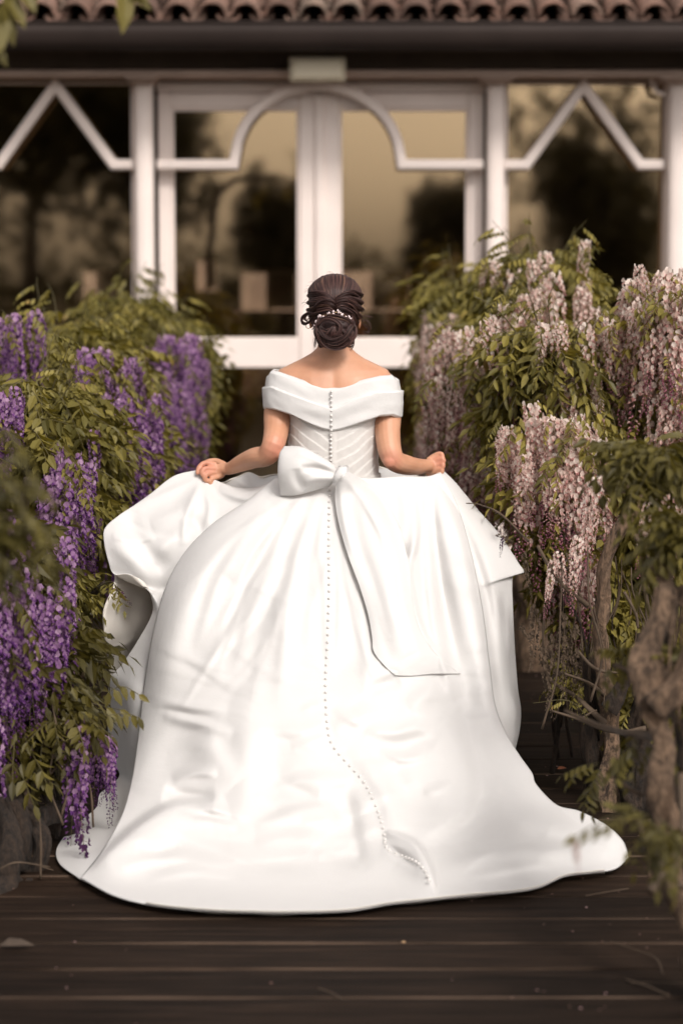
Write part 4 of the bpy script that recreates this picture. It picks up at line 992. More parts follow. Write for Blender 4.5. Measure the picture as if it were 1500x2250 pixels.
for i in range(210):   # crown: from the hairline over the top down to the centre back
    u = -1 + 2 * (i + rh.random()) / 210
    a0 = u * 1.25
    pts = []
    for t in (0, .2, .4, .6, .8, 1):
        px = 735 + (62 * math.sin(a0)) * (1 - t ** 1.8 * .72) * (1.0 if t > .15 else .93); py = 606 + (1 - math.cos(a0)) * 46 + t * (62 - 14 * abs(u)) + rh.uniform(-1, 1)
        p = hp(px, py); d = (p - HC); pts.append(HC + d * (1.035 + rh.uniform(-.004, .012)))
    pts.insert(0, HC + Vector((math.sin(a0) * HR.x * .8, HR.y * .35, HR.z * (.35 + .6 * math.cos(a0)))) * 1.03)
    strand(crown, pts, rh.uniform(.0011, .0026))
crown.build('crown_strands', HM, hair, smooth=True)
roll = MB()
def bundle(b, path, r, n, tw=1.2, fine=.0017, lift=.012):
    """a lock: n strands twisted loosely about one path given in photograph positions with lift"""
    base = catmull([tuple(hp(x, y, l)) for x, y, l in path], 18)
    for k in range(n):
        ph = rh.uniform(0, 6.28); rr = r * math.sqrt(rh.uniform(.15, 1.2)); pts = []
        for i in range(18):
            t = i / 17; T = Vector(base[min(i + 1, 17)] - base[max(i - 1, 0)]).normalized(); A = T.cross(Vector((0, 1, 0.1))).normalized(); B = T.cross(A)
            e = math.sin(math.pi * (.12 + .8 * t)) ** .5
            pts.append(Vector(base[i]) + (A * math.cos(ph + tw * t * 3) + B * math.sin(ph + tw * t * 3) * .7) * rr * e)
        strand(b, pts, rh.uniform(fine * .7, fine * 1.4), 5, 18)
for s in (0, 1):
    mx = (lambda x: x) if s == 0 else (lambda x: 1470 - x + 2)
    bundle(roll, [(mx(676), 652, .0), (mx(688), 646, .012), (mx(706), 644, .014), (mx(724), 652, .010), (mx(738), 662, .004)], .010, 26)
    bundle(roll, [(mx(675), 668, .0), (mx(690), 662, .012), (mx(710), 656, .016), (mx(728), 660, .014), (mx(740), 668, .008)], .009, 24)
    bundle(roll, [(mx(674), 684, .0), (mx(688), 676, .008), (mx(706), 668, .012), (mx(724), 668, .014), (mx(736), 676, .012)], .009, 24)
    bundle(roll, [(mx(678), 700, .0), (mx(692), 690, .010), (mx(708), 682, .014), (mx(724), 678, .014), (mx(736), 684, .012)], .009, 22)
    bundle(roll, [(mx(684), 712, .0), (mx(694), 702, .012), (mx(706), 694, .016), (mx(722), 688, .016), (mx(736), 690, .012)], .008, 20)
bundle(roll, [(738, 668, .010), (722, 658, .020), (704, 662, .022), (692, 676, .020), (688, 694, .014)], .004, 10, fine=.0020)
bundle(roll, [(742, 662, .012), (762, 658, .018), (782, 668, .014), (794, 680, .004)], .004, 10)
roll.build('twisted_side_rolls', HM, hair, smooth=True)
bun = MB(); bc = P(737, 724, BY - .105)
for i in range(380):
    # coils that wrap the bun from both sides and tuck in at its middle
    side = rh.choice((-1, 1)); lv = rh.uniform(-1, 1); pts = []
    for t in np.linspace(0, 1, 8):
        a = math.pi * (.98 * t); x = side * math.cos(a * .5 + .05) * .069 * (1 - .25 * abs(lv)) ; z = -.004 + lv * .052 * (1 - .55 * t) - .030 * math.sin(math.pi * t) * (1 if lv > 0 else .4)
        q = max(0, 1 - (x / .072) ** 2 - (z / .066) ** 2); pts.append(bc + Vector((x, -.052 * math.sqrt(q) + .002 + rh.uniform(-.002, .002), z)))
    strand(bun, pts, rh.uniform(.0010, .0024), 5, 16)
for i in range(26):
    u = rh.uniform(-1, 1); pts = [bc + Vector((u * .012, -.054, .012)), bc + Vector((u * .034, -.056, -.010)), bc + Vector((u * .046, -.044, -.036)), bc + Vector((u * .030, -.024, -.058))]
    strand(bun, pts, rh.uniform(.002, .0034), 5, 14)
for pth, rr, nn_ in (([(698, 716), (712, 702), (734, 704), (748, 716), (744, 732), (730, 740)], .009, 30), ([(778, 706), (768, 722), (756, 742), (738, 754), (716, 752)], .010, 32), ([(704, 704), (722, 696), (746, 698), (768, 706), (778, 722)], .008, 26),
                  ([(699, 732), (708, 752), (728, 764), (752, 762), (768, 748), (776, 728)], .007, 20), ([(700, 724), (712, 738), (730, 744), (752, 736)], .008, 24), ([(694, 714), (697, 734), (708, 756), (730, 767)], .006, 14), ([(781, 716), (778, 738), (764, 756), (742, 768)], .006, 14)):
    base = catmull([tuple(P(x, y, BY - .105 - .062 * math.sqrt(max(.04, 1 - ((x - 737) / 52) ** 2 - ((y - 727) / 50) ** 2)))) for x, y in pth], 18)
    for k_ in range(nn_):
        ph = rh.uniform(0, 6.28); r_ = rr * math.sqrt(rh.uniform(.1, 1)); pts = []
        for i in range(18):
            T = Vector(base[min(i + 1, 17)] - base[max(i - 1, 0)]).normalized(); A = T.cross(Vector((0, 1, .1))).normalized(); B = T.cross(A); e = math.sin(math.pi * (.1 + .8 * i / 17)) ** .6
            pts.append(Vector(base[i]) + (A * math.cos(ph + i * .12) + B * math.sin(ph + i * .12) * .6) * r_ * e)
        strand(bun, pts, rh.uniform(.0009, .0019), 5, 18)
bun.build('bun', HM, hair, smooth=True)
nape = MB()
for i in range(50):
    u = rh.uniform(-1, 1); pts = [P(737 + u * 30, 735, BY - .09), P(737 + u * 26, 752, BY - .078), P(737 + u * 14 * rh.uniform(.6, 1.2), 764 + rh.uniform(-3, 4), BY - .066)]
    strand(nape, pts, rh.uniform(.002, .003), 5, 8)
nape.build('nape_strands', HM, hair, smooth=True)
for (pts, n_) in (([(690, 690, 7.62), (678, 688, 7.64), (666, 694, 7.66), (662, 704, 7.67), (668, 712, 7.67), (678, 708, 7.66), (686, 700, 7.64)], 16), ([(690, 688, 7.62), (674, 690, 7.65), (668, 700, 7.66), (676, 706, 7.66)], 12), ([(686, 706, 7.64), (690, 716, 7.63), (686, 722, 7.63)], 8),
                  ([(797, 712, 7.68), (804, 716, 7.68), (810, 724, 7.69), (806, 732, 7.69), (796, 728, 7.68)], 6), ([(798, 694, 7.68), (812, 697, 7.7), (818, 698, 7.7)], 3), ([(796, 706, 7.68), (804, 704, 7.7), (814, 715, 7.7), (813, 728, 7.7)], 4),
                  ([(694, 735, 7.64), (692, 750, 7.65), (690, 762, 7.66)], 3), ([(776, 735, 7.64), (775, 755, 7.66), (770, 768, 7.67)], 3)):
    wisp = MB()
    for j in range(n_):
        o3 = Vector((rh.uniform(-1, 1), rh.uniform(-1, 1), rh.uniform(-1, 1))) * .0045
        strand(wisp, [P(*p) + o3 * (1 if i else .3) for i, p in enumerate(pts)], rh.uniform(.0007, .0016), 4, 14)
    wisp.build('loose_curl', HM, hair, smooth=True)
for i in range(46):           # flyaway hairs
    fl_ = MB(); a = rh.uniform(0, 6.28); p0 = HC + Vector((math.cos(a) * HR.x, rh.uniform(-.06, .02), math.sin(a) * HR.z)) * 1.0
    if math.sin(a) < -.2: p0 = P(737 + rh.uniform(-44, 44), 735 + rh.uniform(-20, 25), 7.6)
    d = Vector((math.cos(a) * .5 + rh.uniform(-.6, .6), -.2, rh.uniform(-.6, .5))).normalized(); strand(fl_, [p0, p0 + d * .012, p0 + d * .022 + Vector((0, 0, -.006))], .0005, 3, 6)
    if i == 0: fly = MB()
    fly.add(fl_.v, fl_.f)
tag(fly.build('flyaway_hair', HM, hair, smooth=True), kind='stuff')
# beaded hair vine and earring
vine = MB(); vp = [(693, 716), (697, 703), (704, 694), (716, 692), (728, 690), (736, 686), (746, 688), (756, 692), (764, 697), (774, 706), (780, 716), (782, 722)]
vq = [P(x, y, BY - .105 - .045 * math.exp(-((x - 737) / 30) ** 2)) for x, y in vp]
vine.tube([Vector(p) for p in catmull([tuple(p) for p in vq], 30)], .0011, 5); vo = vine.build('hair_vine', MAT['gold'], bride, smooth=True)
bd = MB(); bd.ball((0, 0, 0), 1, 8, 6); bdm = bd.mesh('bead', MAT['pinkpearl'], True)
for i, p in enumerate(catmull([tuple(p) for p in vq], 26)):
    for j in range(rh.choice((1, 2))):
        q = Vector(p) + Vector((rh.uniform(-.005, .005), -.003, rh.uniform(-.006, .006))); s = rh.uniform(.0018, .0036)
        o = link('bead', bdm, vo, local=True); o.matrix_local = wmat(vo).inverted() @ Matrix.LocRotScale(q, Euler((0, rh.uniform(0, 3), 0)), Vector((s * 1.3, s, s)))
er = MB(); ec = P(677, 716, BY - .02); q = [ec + Vector((math.cos(a) * .0075, 0, math.sin(a) * .0085)) for a in np.linspace(0, 6.2832, 17)]
er.tube(q, .0011, 5, cap=False); er.build('earring', MAT['gold'], bride, smooth=True)
# ================================================================= WISTERIA
def leaflet(b, base, dirv, side, L, W, mi=0, hi=True, fold=.35):
    """one leaflet: pointed oval, folded along its midrib"""
    d = dirv.normalized(); s = side - d * side.dot(d); s = s.normalized(); n = d.cross(s)
    def q(t, w, h): return base + d * (L * t) + s * (W * w) + n * (L * h)
    if hi:
        v = [q(0, 0, 0), q(.28, .5, fold * .14), q(.62, .42, fold * .10), q(1, 0, -.05), q(.62, -.42, fold * .10), q(.28, -.5, fold * .14), q(.3, 0, 0), q(.65, 0, -.01)]
        f = [(0, 1, 6), (0, 6, 5), (1, 2, 7, 6), (5, 6, 7, 4), (2, 3, 7), (4, 7, 3)]
    else:
        v = [q(0, 0, 0), q(.4, .5, fold * .15), q(1, 0, -.04), q(.4, -.5, fold * .15), q(.45, 0, 0)]
        f = [(0, 1, 4), (1, 2, 4), (2, 3, 4), (3, 0, 4)]
    b.add(v, f, mi)
def compound_leaf(seed, hi=True, pairs=5):
    """pinnate leaf: arching rachis along +X, leaflets hanging to both sides"""
    rg = random.Random(seed); b = MB(); L = .19; pts = []
    droop = rg.uniform(.25, .7)
    for i in range(pairs + 2):
        t = i / (pairs + 1); pts.append(Vector((L * t * (1 - .15 * droop * t), rg.uniform(-.003, .003), -L * droop * t * t * .8)))
    if hi: b.tube(pts, [.0014] * (len(pts) - 1) + [.0008], 4, 1)
    for i in range(1, pairs + 1):
        for s in (-1, 1):
            d = Vector((.45 + rg.uniform(-.15, .15), s * rg.uniform(.45, .8), -rg.uniform(.35, 1.0)))
            k = math.sin(math.pi * (.25 + .6 * i / (pairs + 1)))
            leaflet(b, pts[i], d, Vector((1, 0, .3 * s)) + Vector((0, 0, rg.uniform(-.3, .3))), .060 * k * rg.uniform(.85, 1.15), .026 * k * rg.uniform(.9, 1.15), 0, hi, rg.uniform(.2, .8))
    leaflet(b, pts[-1], (pts[-1] - pts[-2]).normalized() + Vector((0, 0, -.5)), Vector((0, 1, 0)), .05, .018, 0, hi)
    return b
LEAF_HI = [compound_leaf(i, True, 4 + i % 3) for i in range(6)]
LEAF_LO = [compound_leaf(i + 20, False, 4 + i % 2) for i in range(5)]
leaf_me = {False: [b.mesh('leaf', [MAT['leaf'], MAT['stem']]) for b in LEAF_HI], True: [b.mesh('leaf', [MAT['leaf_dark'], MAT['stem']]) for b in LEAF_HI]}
def raceme(seed, pal, n=110, L=.31, bare=.0, width=.028):
    """hanging flower cluster: open pea flowers above, buds at the tip"""
    rg = random.Random(seed); b = MB(); bend = rg.uniform(-.02, .02)
    ax = lambda t: Vector((bend * t * t, bend * .5 * t, -L * t))
    b.tube([ax(i / 5) for i in range(6)], [.0016 - .0012 * i / 5 for i in range(6)], 4, 3)
    for i in range(n):
        t = (i + rg.random()) / n; a = i * 2.4 + rg.uniform(-.5, .5); prof = (1 - .82 * t) * (.55 + .45 * min(1, t * 7)); out = Vector((math.cos(a), math.sin(a), -.15 - .25 * t)).normalized()
        r = width * prof * rg.uniform(.75, 1.15); c = ax(t) + out * r; op = 1 - t * 1.15 + rg.uniform(-.12, .12); sc_ = .0088 * (1 - .35 * t)
        if rg.random() < bare and t > .1: continue
        sd = out.cross(Vector((0, 0, 1))).normalized(); up = sd.cross(out)
        if n < 50: b.tube([ax(t * .98), c], [.0006, .0005], 3, 3, cap=False)
        if op > .28:
            # banner: cupped round petal turned outward and up
            m = 6; V = [c + out * .002]
            for k in range(m):
                q = 2 * math.pi * k / m; V.append(c + sd * math.cos(q) * sc_ * 1.05 + up * (math.sin(q) * sc_ + .004) + out * (.0045 + .002 * math.cos(2 * q)))
            b.add(V, [(0, 1 + k, 1 + (k + 1) % m) for k in range(m)], 0)
            # wings and keel below
            for s in (-1, 1):
                p0 = c - up * .002; V = [p0, p0 + sd * s * .005 + out * .006, p0 + out * .013 - up * .006 + sd * s * .002, p0 + out * .006 - up * .007]
                b.add(V, [(0, 1, 2, 3)], 1)
        else:
            l = .011 * (.55 + max(0, op + .3)); w_ = .0028
            V = [c, c + sd * w_ + out * l * .5, c + out * l - up * .002, c - sd * w_ + out * l * .5, c + up * w_ + out * l * .45, c - up * w_ + out * l * .5]
            b.add(V, [(0, 1, 4), (1, 2, 4), (2, 3, 4), (3, 0, 4), (0, 5, 1), (1, 5, 2), (2, 5, 3), (3, 5, 0)], 2 if op < .12 else 1)
    return b
PUR = [MAT['purple_light'], MAT['purple_dark'], MAT['purple_bud'], MAT['stem']]
PNK = [MAT['pink_light'], MAT['pink_dark'], MAT['pink_bud'], MAT['stem']]
BUDM = [MAT['purple_bud'], MAT['purple_bud'], MAT['purple_bud'], MAT['twig']]
DRY = [MAT['twig'], MAT['twig'], MAT['twig'], MAT['twig']]
rac = {'p': [raceme(i, 0).mesh('flower_cluster', PUR) for i in range(5)], 'k': [raceme(i + 9, 0).mesh('flower_cluster', PNK) for i in range(5)],
       'pb': [raceme(40 + i, 0, 34, .20, .1, .016).mesh('flower_cluster', BUDM) for i in range(2)], 'd': [raceme(50 + i, 0, 46, .24, .2, .012).mesh('seed_spray', DRY) for i in range(3)]}
def cpx(o_px, o_py, D): return P(o_px, o_py, D)
class Plant:
    def __init__(s, base, label, group, pal, seed, dark=False, z=0.0):
        s.rg = random.Random(seed); s.root = empty('wisteria', base); tag(s.root, label, 'wisteria', group); s.pal = pal; s.fol = MB(); s.dark = dark; s.nl = 0
    def trunk(s, paths, mat='bark', name='trunk'):
        for pts, rad in paths:
            b = MB(); q = catmull([tuple(p) + (r,) for p, r in zip(pts, rad)], 6 * len(pts))
            q3 = [Vector(a[:3]) + Vector((noise.noise(Vector(a[:3]) * 7), noise.noise(Vector(a[:3]) * 7 + Vector((5, 5, 5))), 0)) * a[3] * .9 for a in q]
            b.tube(q3, [a[3] * (1 + .22 * noise.noise(Vector(a[:3]) * 16)) for a in q], 24 if max(rad) > .02 else 6, lump=.5)
            b.build(name, MAT[mat], s.root, smooth=True)
    def leafat(s, p, yaw, pitch, roll, sc_, hi=True):
        Mx = Matrix.LocRotScale(p, Euler((roll, pitch, yaw), 'XYZ'), Vector((sc_,) * 3))
        if hi and s.nl < 300:
            o = link('leaf', s.rg.choice(leaf_me[s.dark]), s.root, local=True); o.matrix_local = wmat(s.root).inverted() @ Mx; s.nl += 1
        else:
            t = s.rg.choice(LEAF_LO); s.fol.add([Mx @ Vector(v) for v in t.v], t.f)
    def cl(s, p, sc_=1., tilt=(0, 0), kind=None):
        kind = kind or s.pal
        o = link('seed_spray' if kind == 'd' else 'flower_cluster', s.rg.choice(rac[kind]), s.root, local=True)
        o.matrix_local = wmat(s.root).inverted() @ Matrix.LocRotScale(p, Euler((tilt[0] + s.rg.uniform(-.16, .16), tilt[1] + s.rg.uniform(-.16, .16), s.rg.uniform(0, 6.28)), 'XYZ'), Vector((sc_ * s.rg.uniform(.9, 1.1), sc_ * s.rg.uniform(.9, 1.1), sc_ * s.rg.uniform(.85, 1.2))))
    def mass(s, px, py, D, rx, ry, rd, leaves, inner, flowers, lsc=1., fsc=1., fl_lo=-.9, fl_hi=.35):
        """leafy mass: rx, ry half sizes in photograph pixels, rd half depth in metres"""
        c = P(px, py, D); q = D / F_PX; r = Vector((rx * q, rd, ry * q)); rg = s.rg; lf = Vector((max(rx * q - .14 * lsc, rx * q * .35), rd, max(ry * q - .05, ry * q * .4)))
        if flowers > 13: flowers = int(flowers * 1.1)
        for i in range(leaves):
            while True:
                d = Vector((rg.gauss(0, 1), rg.gauss(0, 1), rg.gauss(0, 1))).normalized()
                if d.y < .35 and d.z > -.75: break
            k = rg.uniform(.80, 1.12) * (1 + .42 * noise.noise(d * 3.2 + c)); p = c + Vector((d.x * lf.x, d.y * lf.y, d.z * lf.z)) * k
            yaw = math.atan2(d.y, d.x) + rg.uniform(-.8, .8); s.leafat(p, yaw, rg.uniform(-.2, .9), rg.uniform(-.5, .5), lsc * rg.uniform(.75, 1.2))
        for i in range(9 if leaves > 95 else 4 if leaves > 40 else 0):      # young shoots standing out of the mass
            d = Vector((rg.uniform(-1, 1), rg.uniform(-.6, .2), rg.uniform(.25, 1))).normalized(); p0 = c + Vector((d.x * lf.x, d.y * lf.y, d.z * lf.z)) * .9; d2 = (d + Vector((0, 0, .4))).normalized()
            ln = rg.uniform(.10, .24); s.shoot([p0, p0 + d2 * ln * .6, p0 + d2 * ln + Vector((rg.uniform(-.03, .03), 0, -.02))], .0025, 3, .55)
        for i in range(inner):
            d = Vector((rg.gauss(0, 1), rg.gauss(0, 1), rg.gauss(0, 1))).normalized(); k = rg.uniform(.2, .92); p = c + Vector((d.x * lf.x, d.y * lf.y, d.z * lf.z)) * k
            s.leafat(p, rg.uniform(0, 6.28), rg.uniform(-.6, .6), rg.uniform(-.6, .6), lsc * rg.uniform(.8, 1.2), False)
        for i in range(flowers):
            while True:
                d = Vector((rg.gauss(0, 1), rg.gauss(0, 1) - .5, rg.gauss(0, 1))).normalized()
                if d.y < .1 and fl_lo < d.z < min(fl_hi, .75): break
            k = rg.uniform(.70, 1.05); p = c + Vector((d.x * r.x, d.y * r.y, d.z * r.z)) * k + Vector((0, -.10, .13 * fsc))
            s.cl(p, fsc * rg.uniform(.55, 1.3))
            for _k in range(rg.choice((0, 0, 1, 1))):       # leaves over the stalk of the cluster
                s.leafat(p + Vector((rg.uniform(-.03, .03), rg.uniform(-.06, .0), rg.uniform(-.01, .04))), rg.uniform(-3.1, .2), rg.uniform(0, .9), rg.uniform(-.5, .5), lsc * rg.uniform(.45, .8), rg.random() < .6)
    def shoot(s, pts, r=.003, leaves=3, lsc=.8):
        b = MB(); q = catmull([tuple(p) for p in pts], 14); b.tube([Vector(a) for a in q], [r * (1 - .6 * i / 13) for i in range(14)], 5); b.build('shoot', MAT['stem'], s.root)
        for i in range(leaves):
            k = int(13 * (i + 1) / (leaves + .5)); a = Vector(q[k]); d = a - Vector(q[k - 1]); s.leafat(a, math.atan2(d.y, d.x) + s.rg.uniform(-1, 1), s.rg.uniform(-.2, .5), s.rg.uniform(-.4, .4), lsc)
    def stems(s, n, x0, x1, y0, y1, D0, D1, r=.005, mat='bark_dark'):
        for i in range(n):
            x = s.rg.uniform(x0, x1); D = s.rg.uniform(D0, D1); dx = s.rg.uniform(-70, 70); yb = s.rg.uniform(.7, 1) * (y1 - y0) + y0
            pts = [P(x + s.rg.uniform(-20, 20), y0 + s.rg.uniform(0, 60), D), P(x + dx * .3 + s.rg.uniform(-25, 25), y0 + (yb - y0) * .35, D + s.rg.uniform(-.05, .05)), P(x + dx * .8 + s.rg.uniform(-25, 25), y0 + (yb - y0) * .7, D), P(x + dx, yb, D)]
            k = r * s.rg.uniform(.4, 1.5); b = MB(); q = catmull([tuple(p) for p in pts], 16); b.tube([Vector(a) for a in q], [k * (.6 + .5 * j / 15) for j in range(16)], 6, lump=.3); b.build('branch', MAT[mat], s.root, smooth=True)
    def done(s):
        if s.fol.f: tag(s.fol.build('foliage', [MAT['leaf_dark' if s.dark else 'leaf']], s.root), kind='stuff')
def onfloor(px, py): 
    D = floorY(px, py); return P(px, py, D)
GL_, GR_ = 'wisterias in a row along the left side of the deck', 'wisterias in a row along the right side of the deck'
# ---- left row
# far left
a = Plant((P(300, 900, 11.6).x, 11.6, 0), 'farthest wisteria on the left, reaching up beside the post, blurred violet racemes', GL_, 'p', 11)
a.trunk([([(P(250, 900, 11.6).x, 11.7, -.05), P(260, 1000, 11.7), P(300, 850, 11.6), P(300, 720, 11.6)], [.05, .04, .03, .015]), ([P(290, 900, 11.6), P(380, 830, 11.5), P(420, 760, 11.4)], [.02, .015, .006])])
a.mass(285, 735, 11.6, 150, 110, .55, 200, 600, 0); a.mass(385, 830, 11.4, 88, 120, .45, 80, 300, 10, fl_lo=-1); a.mass(395, 850, 10.9, 60, 90, .2, 0, 20, 26, fl_lo=-.6, fl_hi=.9); a.mass(365, 950, 10.8, 95, 120, .45, 4, 240, 60, fl_lo=-.6, fl_hi=.9)
a.mass(200, 860, 11.4, 130, 130, .5, 20, 500, 16); a.shoot([P(290, 700, 11.5), P(296, 645, 11.5), P(292, 600, 11.5)], .004, 5, 1)
a.mass(292, 690, 11.5, 90, 70, .3, 60, 80, 0); a.shoot([P(390, 740, 11.4), P(415, 715, 11.4), P(440, 735, 11.4)], .004, 3, .8)
a.mass(400, 760, 11.3, 50, 30, .2, 30, 20, 0); a.mass(300, 1070, 11.0, 130, 100, .4, 0, 250, 46, fl_lo=-.6, fl_hi=.9)
a.done()
# second
a = Plant((P(180, 900, 9.6).x, 9.7, 0), 'rounded wisteria second farthest on the left, olive leaves over violet racemes', GL_, 'p', 12)
a.trunk([([(P(150, 900, 9.6).x, 9.8, -.05), P(160, 1150, 9.7), P(180, 950, 9.6), P(220, 800, 9.6)], [.06, .05, .035, .02])])
a.mass(150, 790, 9.7, 180, 125, .5, 170, 700, 0, 1.0); a.mass(245, 850, 9.4, 80, 100, .4, 36, 260, 20, fl_lo=-.8); a.mass(285, 1000, 9.1, 85, 120, .4, 8, 240, 44, fl_lo=-.5, fl_hi=.95); a.mass(100, 1000, 9.3, 150, 140, .4, 10, 500, 10)
a.mass(62, 780, 9.2, 60, 40, .2, 8, 20, 5, fl_lo=-.2, fl_hi=.9); a.mass(290, 1140, 9.2, 70, 110, .3, 6, 260, 16)
a.done()
# third, in focus
a = Plant((P(110, 900, 8.1).x - .15, 8.2, 0), 'leafy wisteria level with the bride on the left, long violet racemes beside the skirt', GL_, 'p', 13)
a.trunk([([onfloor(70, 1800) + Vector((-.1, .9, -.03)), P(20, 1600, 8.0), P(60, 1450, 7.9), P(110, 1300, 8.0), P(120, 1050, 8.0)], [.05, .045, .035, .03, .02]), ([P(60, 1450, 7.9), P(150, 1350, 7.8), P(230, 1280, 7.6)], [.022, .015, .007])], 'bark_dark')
a.mass(85, 925, 8.2, 175, 125, .4, 140, 560, 0, 1.05); a.mass(165, 985, 8.25, 80, 90, .3, 50, 220, 6, fl_hi=0); a.mass(165, 1130, 8.00, 45, 110, .3, 12, 260, 40, fl_lo=-.4, fl_hi=.95); a.mass(45, 1140, 8.15, 105, 130, .3, 30, 420, 16)
a.mass(90, 1050, 7.95, 70, 70, .2, 46, 60, 0); a.mass(85, 1300, 7.85, 70, 90, .25, 20, 220, 12); a.mass(30, 960, 7.95, 40, 40, .2, 8, 30, 8, fl_lo=-.2, fl_hi=.9)
a.mass(145, 1285, 7.65, 40, 34, .12, 20, 20, 0, .7)
a.shoot([P(215, 1290, 7.2), P(245, 1278, 7.1), P(262, 1300, 7.0)], .0025, 3, .6)
a.cl(P(252, 1290, 7.1), .42, (0, -.9), 'pb'); a.cl(P(222, 1140, 7.2), .35, (0, 0), 'pb')
a.done()
# near left
a = Plant((-1.02, 6.75, 0), 'nearest wisteria on the left, gnarled trunk and dangling violet raceme over the train', GL_, 'p', 14, True)
tb = Vector((-.93, 6.62, -.03))
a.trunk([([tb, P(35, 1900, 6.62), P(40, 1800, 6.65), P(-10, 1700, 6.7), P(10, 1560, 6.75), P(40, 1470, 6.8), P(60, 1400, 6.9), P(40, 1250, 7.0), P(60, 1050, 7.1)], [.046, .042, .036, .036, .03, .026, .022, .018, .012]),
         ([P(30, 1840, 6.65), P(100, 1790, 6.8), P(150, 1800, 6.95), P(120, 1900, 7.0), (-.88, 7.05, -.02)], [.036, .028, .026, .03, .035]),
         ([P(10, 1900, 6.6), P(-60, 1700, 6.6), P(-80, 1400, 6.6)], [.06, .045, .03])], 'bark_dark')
a.trunk([([P(75, 1820, 6.7), P(60, 1720, 6.75), P(90, 1650, 6.8), P(160, 1600, 6.85)], [.012, .009, .007, .004]), ([P(60, 1735, 6.8), P(110, 1700, 6.8), P(135, 1670, 6.8)], [.006, .005, .003]), ([P(90, 1930, 6.5), P(92, 1860, 6.5), P(88, 1800, 6.5)], [.003, .003, .002]), ([P(0, 1910, 6.4), P(40, 1895, 6.4), P(110, 1905, 6.45)], [.003, .0025, .002])], 'twig', 'branch')
a.mass(0, 1250, 7.0, 100, 160, .3, 20, 400, 18, fl_lo=-.6, fl_hi=.7); a.mass(40, 1440, 6.95, 90, 100, .25, 6, 300, 22, fl_lo=-.5, fl_hi=.5); a.mass(122, 1400, 7.05, 50, 60, .2, 3, 100, 14, fl_lo=-.4, fl_hi=.9)
a.mass(50, 1560, 6.95, 90, 60, .2, 26, 130, 3); a.mass(135, 1555, 6.85, 60, 60, .12, 26, 70, 0, .8); a.mass(20, 1640, 6.85, 60, 60, .2, 6, 40, 2)
for (x, y, D, s_) in ((165, 1585, 6.75, 1.2), (180, 1600, 6.78, 1.0), (222, 1618, 6.85, .75), (238, 1622, 6.88, .75), (208, 1622, 6.9, .7), (248, 1632, 6.9, .62), (60, 1650, 6.9, .5), (84, 1645, 6.9, .45), (40, 1280, 6.7, .9), (55, 1290, 6.68, .8), (20, 1300, 6.7, .9), (150, 1180, 6.9, .9)): a.cl(P(x, y, D), s_)
a.trunk([([P(60, 1780, 6.7), P(95, 1850, 6.62), P(70, 1930, 6.6), (-.86, 6.5, -.03)], [.018, .022, .020, .024]), ([P(0, 1760, 6.6), P(30, 1850, 6.52), P(20, 1940, 6.45), (-.98, 6.3, -.03)], [.024, .028, .026, .03]), ([P(20, 1900, 6.55), P(60, 1960, 6.5), P(85, 1965, 6.5)], [.02, .018, .008])], 'bark_dark')
a.stems(12, 0, 170, 1550, 1850, 6.8, 7.4); a.stems(6, 0, 150, 1500, 1850, 6.7, 7.0, .003, 'twig')
a.cl(P(178, 1775, 6.62), .95, (0, .06), 'pb')
def exact_leaf(a, pts_px, D, lens):
    q = [P(x, y, D) for x, y in pts_px]; b = MB(); b.tube(q, .0012, 4); b.build('shoot', MAT['stem'], a.root)
    lb = MB()
    for (t, dx, dy, l) in lens:
        c = catmull([tuple(p) for p in q], 20); base = Vector(c[int(t * 19)]); d = Vector((dx, rnd.uniform(-.3, .1), -dy)); leaflet(lb, base, d, Vector((1, .5, 0)) if abs(dy) > abs(dx) else Vector((0, .3, 1)), l, l * .42, 0, True)
    lb.build('leaf', [MAT['leaf_dark']], a.root)
exact_leaf(a, [(240, 1520), (262, 1508), (280, 1510), (308, 1528)], 6.7, [(.2, .5, 1, .055), (.45, .35, 1, .045), (.7, .3, 1, .035), (.98, .9, .6, .04), (.05, -.2, 1, .05)])
exact_leaf(a, [(235, 1572), (262, 1568), (285, 1568), (308, 1578)], 6.65, [(.1, .2, 1, .05), (.35, .3, 1, .05), (.55, .2, 1, .045), (.75, .35, 1, .045), (.98, .4, 1, .04)])
exact_leaf(a, [(205, 1545), (240, 1555), (266, 1560)], 6.72, [(.5, .7, .7, .05), (.95, 1, .6, .04)])
a.done()
# closest, out of focus at the left edge
a = Plant((-.93, 5.1, 0), 'blurred brown-tipped wisteria shoots at the left edge, closest to the viewer', GL_, 'p', 15, True)
a.trunk([([(-1.05, 5.0, -.05), P(-150, 1500, 5.0), P(-90, 1200, 5.0), P(-20, 1040, 4.9)], [.05, .04, .03, .01])], 'bark_dark')
a.mass(-50, 1060, 4.9, 50, 60, .12, 10, 30, 0, .9); a.mass(-40, 1190, 4.8, 70, 45, .1, 8, 20, 0, .8)
for (x0_, y0_, x1, y1) in ((-20, 960, 70, 1060), (-20, 1050, 60, 1150), (-10, 1140, 110, 1170), (20, 1180, 130, 1250)):
    a.shoot([P(x0_, y0_, 4.8), P((x0_ + x1) / 2, min(y0_, y1) - 6, 4.75), P(x1, y1, 4.7)], .006, 3, .45)
a.done()
